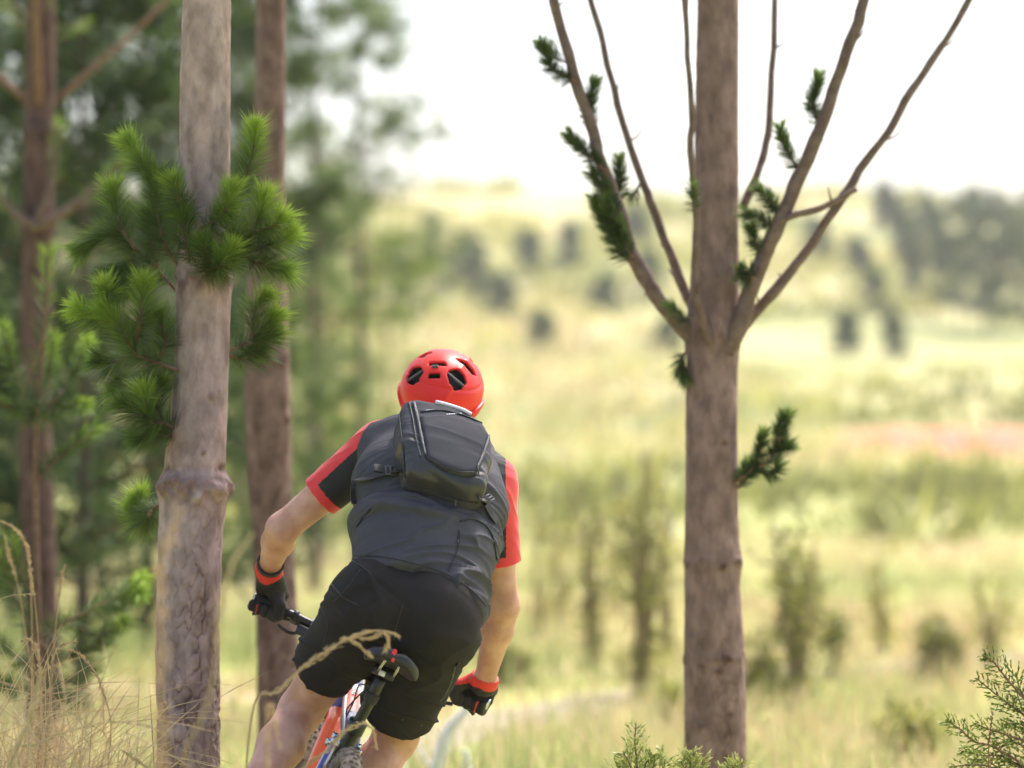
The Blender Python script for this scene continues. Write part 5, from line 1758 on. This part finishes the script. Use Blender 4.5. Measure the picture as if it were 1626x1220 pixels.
# ================================================================== FOREGROUND PLANTS
def grass_stalk(pts, d, r, head, label, tint=0.6, d_end=None, droop=0.3, hl=0.012, group=None, width=1.0):
    """one flowering stalk along a pixel path; head = share of its length that carries spikelets"""
    n = len(pts)
    d_end = d if d_end is None else d_end
    pp = [P(x, y, d + (d_end - d) * i / (n - 1)) for i, (x, y) in enumerate(pts)]
    base = pp[0].copy()
    foot = np.array((base[0] + (base[0] - pp[1][0]) * 0.8, base[1], float(ground_z(base[0], base[1])) - 0.02))
    if base[2] > foot[2] + 0.05: pp = [foot, (foot + base) / 2 + (pp[1] - base) * -0.05] + pp
    p = spline(pp, 10)
    t = empty('grass_stalk', foot, label=label, cat='grass stalk', group=group)
    MB().tube(p, [r * 1.3, r, r * 0.8, r * 0.45], 6, t=tint).build('stem', M['straw'], t)
    nd = Needles()
    L = np.linalg.norm(np.diff(p, axis=0), axis=1); cum = np.concatenate([[0], np.cumsum(L)]); cum /= cum[-1]
    m = int(150 * width)
    u = 1 - head + head * rng.random(m)
    c = np.stack([np.interp(u, cum, p[:, i]) for i in range(3)], 1)
    tg = np.stack([np.interp(u, cum, np.gradient(p, axis=0)[:, i]) for i in range(3)], 1)
    tg /= np.linalg.norm(tg, axis=1)[:, None]
    env = np.sin(np.clip((u - (1 - head)) / head, 0.03, 1) * math.pi * 0.9 + 0.25)[:, None]
    off = rng.normal(size=(m, 3)) * 0.0028 * width * env
    nd.add(c + off, tg + rng.normal(size=(m, 3)) * droop, hl * (0.7 + 0.6 * rng.random(m)), 0.0032, np.clip(tint + 0.1 * rng.normal(size=m), 0, 1))
    nd.build('seed_head', M['straw'], t, kind='stuff')
    return t


# the drooping stalk across the shorts and saddle: a branched head
t = grass_stalk([(400, 1135), (440, 1098), (478, 1062), (520, 1034), (556, 1012), (590, 1002), (620, 1004), (633, 1010)], 8.35, 0.0030, 0.34, 'drooping golden grass stalk arching across the black shorts above the saddle', 0.5, 8.5, 0.16, 0.017, width=1.5)
nd = Needles(); mbs = MB()
for pts in ([(548, 1014), (566, 1022), (580, 1034), (588, 1040)], [(600, 1003), (614, 1010), (616, 1022), (612, 1032)], [(560, 1012), (585, 1014), (604, 1008)]):
    pp = spline([P(x, y, 8.46) for x, y in pts], 6); mbs.tube(pp, [0.0016, 0.001], 5, t=0.5)
    u = rng.integers(3, len(pp) - 1, 60)
    tg = pp[u + 1] - pp[u]
    nd.add(pp[u] + rng.normal(size=(60, 3)) * 0.002, tg / np.linalg.norm(tg, axis=1)[:, None] + rng.normal(size=(60, 3)) * 0.2, 0.013, 0.0034, np.clip(0.55 + rng.normal(size=60) * 0.1, 0, 1))
mbs.build('branchlets', M['straw'], t); nd.build('seed_head', M['straw'], t, kind='stuff')
grass_stalk([(470, 1250), (520, 1190), (552, 1158), (578, 1150), (592, 1160), (598, 1184)], 8.6, 0.0022, 0.36, 'short grass stalk with a curled head in front of the seat tube', 0.55, 8.7, 0.2, 0.015, width=1.4)
grass_stalk([(290, 1225), (325, 1130), (345, 1040), (352, 960), (372, 890), (398, 852)], 6.6, 0.0024, 0.20, 'tall blurred straw stalk rising in front of the plated trunk', 0.72, 6.6, 0.25)
grass_stalk([(255, 960), (256, 900), (270, 850), (286, 816)], 6.2, 0.0022, 0.9, 'broad orange-tan blurred seed head in front of the plated trunk', 0.36, 6.2, 0.3, 0.02, width=3.4)
grass_stalk([(425, 1230), (424, 1140), (430, 1120), (436, 1145), (444, 1182)], 7.4, 0.0018, 0.3, 'thin curled straw stalk in front of the bare left leg', 0.5, 7.4, 0.25)
grass_stalk([(-30, 975), (0, 952), (25, 945), (56, 943)], 8.9, 0.0014, 0.55, 'pale feathery seed head leaning out of the dry grass, sharply seen', 0.74, 8.9, 0.22, 0.012, width=1.3)
grass_stalk([(70, 1230), (64, 1080), (58, 980), (48, 900), (46, 868)], 10.6, 0.0024, 0.13, 'upright stalk with slim head crossing the sapling stem', 0.5, 10.6)
grass_stalk([(60, 1150), (40, 1000), (28, 930), (14, 880), (8, 852)], 11.0, 0.0022, 0.12, 'thin stalk with pinkish head left of the sapling', 0.42, 11.0)
grass_stalk([(52, 1140), (50, 960), (44, 880), (30, 845), (5, 828)], 10.8, 0.0022, 0.14, 'tall stalk bowing over beside the sapling', 0.48, 10.8)
grass_stalk([(78, 1220), (82, 1080), (88, 1000), (96, 930), (102, 900)], 10.7, 0.0022, 0.1, 'straight stalk with narrow head right of the sapling', 0.5, 10.7)
grass_stalk([(72, 1230), (78, 1120), (84, 1050), (96, 1026), (118, 1018)], 9.6, 0.0016, 0.16, 'stalk with a head nodding right above the dry clump', 0.6, 9.6)
grass_stalk([(60, 1230), (66, 1120), (60, 1040), (46, 1015), (34, 1018)], 9.7, 0.0016, 0.16, 'stalk with a head nodding left above the dry clump', 0.55, 9.7)
grass_stalk([(170, 1240), (176, 1150), (160, 1090), (146, 1060), (128, 1040), (112, 1032)], 9.8, 0.0018, 0.2, 'orange-tan stalk arching left over the dry clump', 0.4, 9.8)
grass_stalk([(0, 1215), (60, 1180), (120, 1158), (180, 1146), (230, 1152), (260, 1166)], 8.8, 0.0012, 0.34, 'fine pale stalk arching low over the clump towards the trunk', 0.74, 8.8, 0.2)
grass_stalk([(0, 1162), (60, 1164), (130, 1172), (190, 1190), (240, 1222)], 8.9, 0.0011, 0.08, 'nearly flat thin straw lying across the clump', 0.72, 8.9)
grass_stalk([(20, 1215), (46, 1150), (62, 1080), (64, 1068)], 8.2, 0.0018, 0.5, 'pale blurred leafy stalk in the middle of the clump', 0.72, 8.2, 0.2, 0.02, width=2.0)

# the dry clump itself: countless bent blades
nd = Needles()
for cx_, n_, hh, d_ in ((30, 330, 1.2, 9.3), (105, 280, 1.0, 9.6), (-60, 240, 1.2, 9.2), (180, 60, 0.85, 10.3), (380, 70, 0.75, 10.8), (50, 260, 1.12, 11.2)):
    bx_ = P(cx_, 1200, d_)[0]
    base = np.stack([bx_ + rng.normal(size=n_) * 0.09, d_ + rng.normal(size=n_) * 0.25, np.zeros(n_) - 0.02], 1)
    dr = rand_dirs(n_, (0.05, 0, 1), 0.20)
    l1 = hh * (0.45 + 0.5 * rng.random(n_))
    tn = np.clip(0.45 + 0.17 * rng.normal(size=n_), 0, 0.78)
    # each blade: an upright half, a leaning half and a drooping tip
    p0 = base
    for seg_, (ln, dz) in enumerate(((0.55, 0.0), (0.3, -0.35), (0.25, -1.0))):
        dd = dr + np.array((0, 0, dz)) * 0.8 + (rng.normal(size=(n_, 3)) * 0.15 if seg_ else 0)
        dd /= np.linalg.norm(dd, axis=1)[:, None]
        nd.add(p0, dd, l1 * ln * 1.05, 0.0044 - 0.001 * seg_, tn)
        p0 = p0 + dd * (l1 * ln)[:, None] + np.array((0, 0, -0.12)) * (l1 * ln * 1.05)[:, None]
tag(nd.build('dry_grass', M['straw'], None, kind='stuff'), 'thick clump of bent dry straw grass by the trunks', 'grass')


def sprig_shrub(name, x, d, specs, label, tint=0.5, leaf=0.013, material='sprig'):
    z = float(ground_z(x, d))
    t = empty(name, (x, d, z), label=label, cat='shrub')
    root = np.array((x, d, z - 0.02))
    nd = Needles()
    for pts, off, br in specs:
        n = len(pts)
        pp = [P(a, b, d + off * (0.4 + 0.6 * i / (n - 1))) for i, (a, b) in enumerate(pts)]
        full = spline([root, root + (pp[0] - root) * 0.6 + np.array((0, 0, 0.02)), *pp], 8)
        MB().tube(full, [0.006, 0.004, 0.0015], 6).build('stem', M['twig'], t)
        vis = spline(pp, 10)
        twigs = [(vis, 1.0)]
        for k in range(5, 17):                                # lower side shoots down the stem
            q_ = full[k]; w_ = unit(rng.normal(size=3) + np.array((0, 0, 1.0)))
            twigs.append((spline([q_, q_ + w_ * 0.05, q_ + w_ * 0.09 + (0, 0, 0.02)], 4), 0.8))
        for k in range(3, len(vis) - 1, 3):
            dv = unit(vis[min(k + 1, len(vis) - 1)] - vis[k - 1])
            for s in (-1, 1):
                sd = unit(np.cross(dv, (0, 1, 0)) * s + rng.normal(size=3) * 0.25)
                ln = (0.055 * (1 - k / len(vis)) + 0.014) * (0.7 + 0.6 * rng.random())
                w = spline([vis[k], vis[k] + (dv * 0.8 + sd * 0.7) * ln * 0.5, vis[k] + (dv * 1.0 + sd * 0.75) * ln], 4)
                twigs.append((w, 0.9))
        for w, _ in twigs:
            L = np.linalg.norm(np.diff(w, axis=0), axis=1).sum()
            m = max(8, int(L / 0.0028))
            u = rng.random(m); cum = np.linspace(0, 1, len(w))
            c = np.stack([np.interp(u, cum, w[:, i]) for i in range(3)], 1)
            tg = np.stack([np.interp(u, cum, np.gradient(w, axis=0)[:, i]) for i in range(3)], 1)
            tg /= np.linalg.norm(tg, axis=1)[:, None] + 1e-9
            nd.add(c, tg + rng.normal(size=(m, 3)) * 0.30, leaf * (0.7 + 0.5 * rng.random(m)), 0.0036, np.clip(br + 0.22 * (u - 0.5) + 0.12 * rng.normal(size=m), 0, 1))
    nd.build('foliage', M[material], t, kind='stuff')


M['sprig'] = mat('scale_leaves', (0.85, 0.85, 0.85), (1.15, 1.12, 1.05), 12, 0.5, spec=0.35, trans=0.25,
                 tint=[(0.0, (0.035, 0.055, 0.012)), (0.4, (0.11, 0.16, 0.028)), (0.75, (0.26, 0.32, 0.07)), (1.0, (0.46, 0.48, 0.20))])
sprig_shrub('evergreen_shrub', P(1625, 1200, 9.4)[0], 9.4, [
    ([(1680, 1180), (1622, 1105), (1600, 1080), (1578, 1052), (1564, 1042)], 0.0, 0.45), ([(1690, 1210), (1630, 1140), (1604, 1120), (1578, 1100), (1552, 1078)], 0.04, 0.45), ([(1640, 1130), (1622, 1100), (1612, 1068)], 0.05, 0.4),
    ([(1690, 1250), (1636, 1185), (1600, 1168), (1570, 1158), (1548, 1149)], -0.05, 0.6), ([(1640, 1240), (1585, 1190), (1548, 1178), (1524, 1158), (1504, 1145)], -0.03, 0.62), ([(1660, 1260), (1600, 1205), (1560, 1200), (1524, 1192)], 0.02, 0.62),
    ([(1640, 1270), (1580, 1222), (1545, 1215), (1508, 1218)], -0.04, 0.7), ([(1650, 1220), (1615, 1180), (1580, 1182)], 0.03, 0.45), ([(1670, 1240), (1640, 1170), (1620, 1150), (1592, 1150)], 0.05, 0.5), ([(1680, 1290), (1625, 1225), (1590, 1205)], 0.0, 0.35),
    ([(1640, 1300), (1605, 1240), (1570, 1210), (1540, 1205)], 0.06, 0.5), ([(1690, 1150), (1650, 1120), (1625, 1095)], 0.0, 0.4)],
    'spiky green evergreen shrub with scaly sprays in the clearing', leaf=0.013)
sprig_shrub('evergreen_shrub', P(1010, 1220, 9.6)[0], 9.6, [
    ([(1012, 1260), (1011, 1210), (1008, 1180), (1010, 1150)], 0.0, 0.85), ([(1010, 1250), (1000, 1215), (990, 1196)], -0.02, 0.85), ([(1015, 1260), (1025, 1215), (1032, 1200)], 0.02, 0.8), ([(1018, 1270), (1035, 1225), (1040, 1200)], 0.02, 0.75),
    ([(1020, 1280), (1050, 1225), (1058, 1205)], 0.08, 0.7), ([(1010, 1290), (985, 1235), (984, 1212)], 0.0, 0.8)], 'small yellow-green sprig shrub left of the forked pine\'s foot', leaf=0.016)
sprig_shrub('evergreen_shrub', P(1096, 1230, 9.8)[0], 9.8, [
    ([(1096, 1280), (1096, 1225), (1096, 1196)], 0.0, 0.9), ([(1096, 1280), (1088, 1228), (1082, 1210)], 0.0, 0.85), ([(1098, 1280), (1106, 1226), (1112, 1205)], 0.0, 0.85)], 'low pale sprig shrub directly before the forked pine\'s foot', leaf=0.018)
sprig_shrub('evergreen_shrub', P(1166, 1240, 9.9)[0], 9.9, [
    ([(1166, 1280), (1166, 1240), (1164, 1212)], 0.0, 0.9), ([(1166, 1280), (1172, 1240), (1178, 1210)], 0.0, 0.85), ([(1166, 1280), (1158, 1245), (1152, 1216)], 0.0, 0.85)], 'tuft of pale sprigs at the right edge of the forked pine\'s foot', leaf=0.018)
# dry brown spike standing in the evergreen
sx = P(1570, 1220, 9.3)
K = empty('seed_spike', (sx[0], 9.3, 0), label='thin reddish brown dry seed spike standing in front of the evergreen shrub', cat='seed spike')
sp_ = spline([(sx[0], 9.3, -0.02), P(1570, 1215, 9.3), P(1571, 1175, 9.3), P(1576, 1132, 9.3)], 12)
M['spike'] = mat('dry_spike', (0.16, 0.075, 0.045), (0.25, 0.13, 0.08), 60, 0.8)
MB().tube(sp_, [0.0022, 0.0016, 0.0010], 6).build('stem', M['spike'], K)
nd = Needles()
for q in sp_[-22:]:
    nd.add(q[None] + rng.normal(size=(5, 3)) * 0.0015, rand_dirs(5, (0, 0, 0.7), 0.8), 0.0065, 0.0035, 0.1 * np.ones(5))
nd.build('seeds', M['spike'], K, kind='stuff')

# ================================================================== THE AIR
hz = bpy.data.materials.new('haze'); hz.use_nodes = True
nt = hz.node_tree; nt.nodes.clear()
ho = nt.nodes.new('ShaderNodeOutputMaterial'); hv = nt.nodes.new('ShaderNodeVolumePrincipled')
hv.inputs['Color'].default_value = (0.97, 0.97, 0.96, 1)
hv.inputs['Density'].default_value = 0.00034
hv.inputs['Anisotropy'].default_value = 0.35
nt.links.new(hv.outputs[0], ho.inputs['Volume'])
v, f = box((0, 735, 24), (np.array((1.0, 0, 0)), np.array((0, 1.0, 0)), Zv), (920, 770, 26.5))
o = obj('haze', v, f, hz, smooth=False, kind='stuff')
tag(o, 'thin pale haze over the whole clearing and hillside', 'haze')
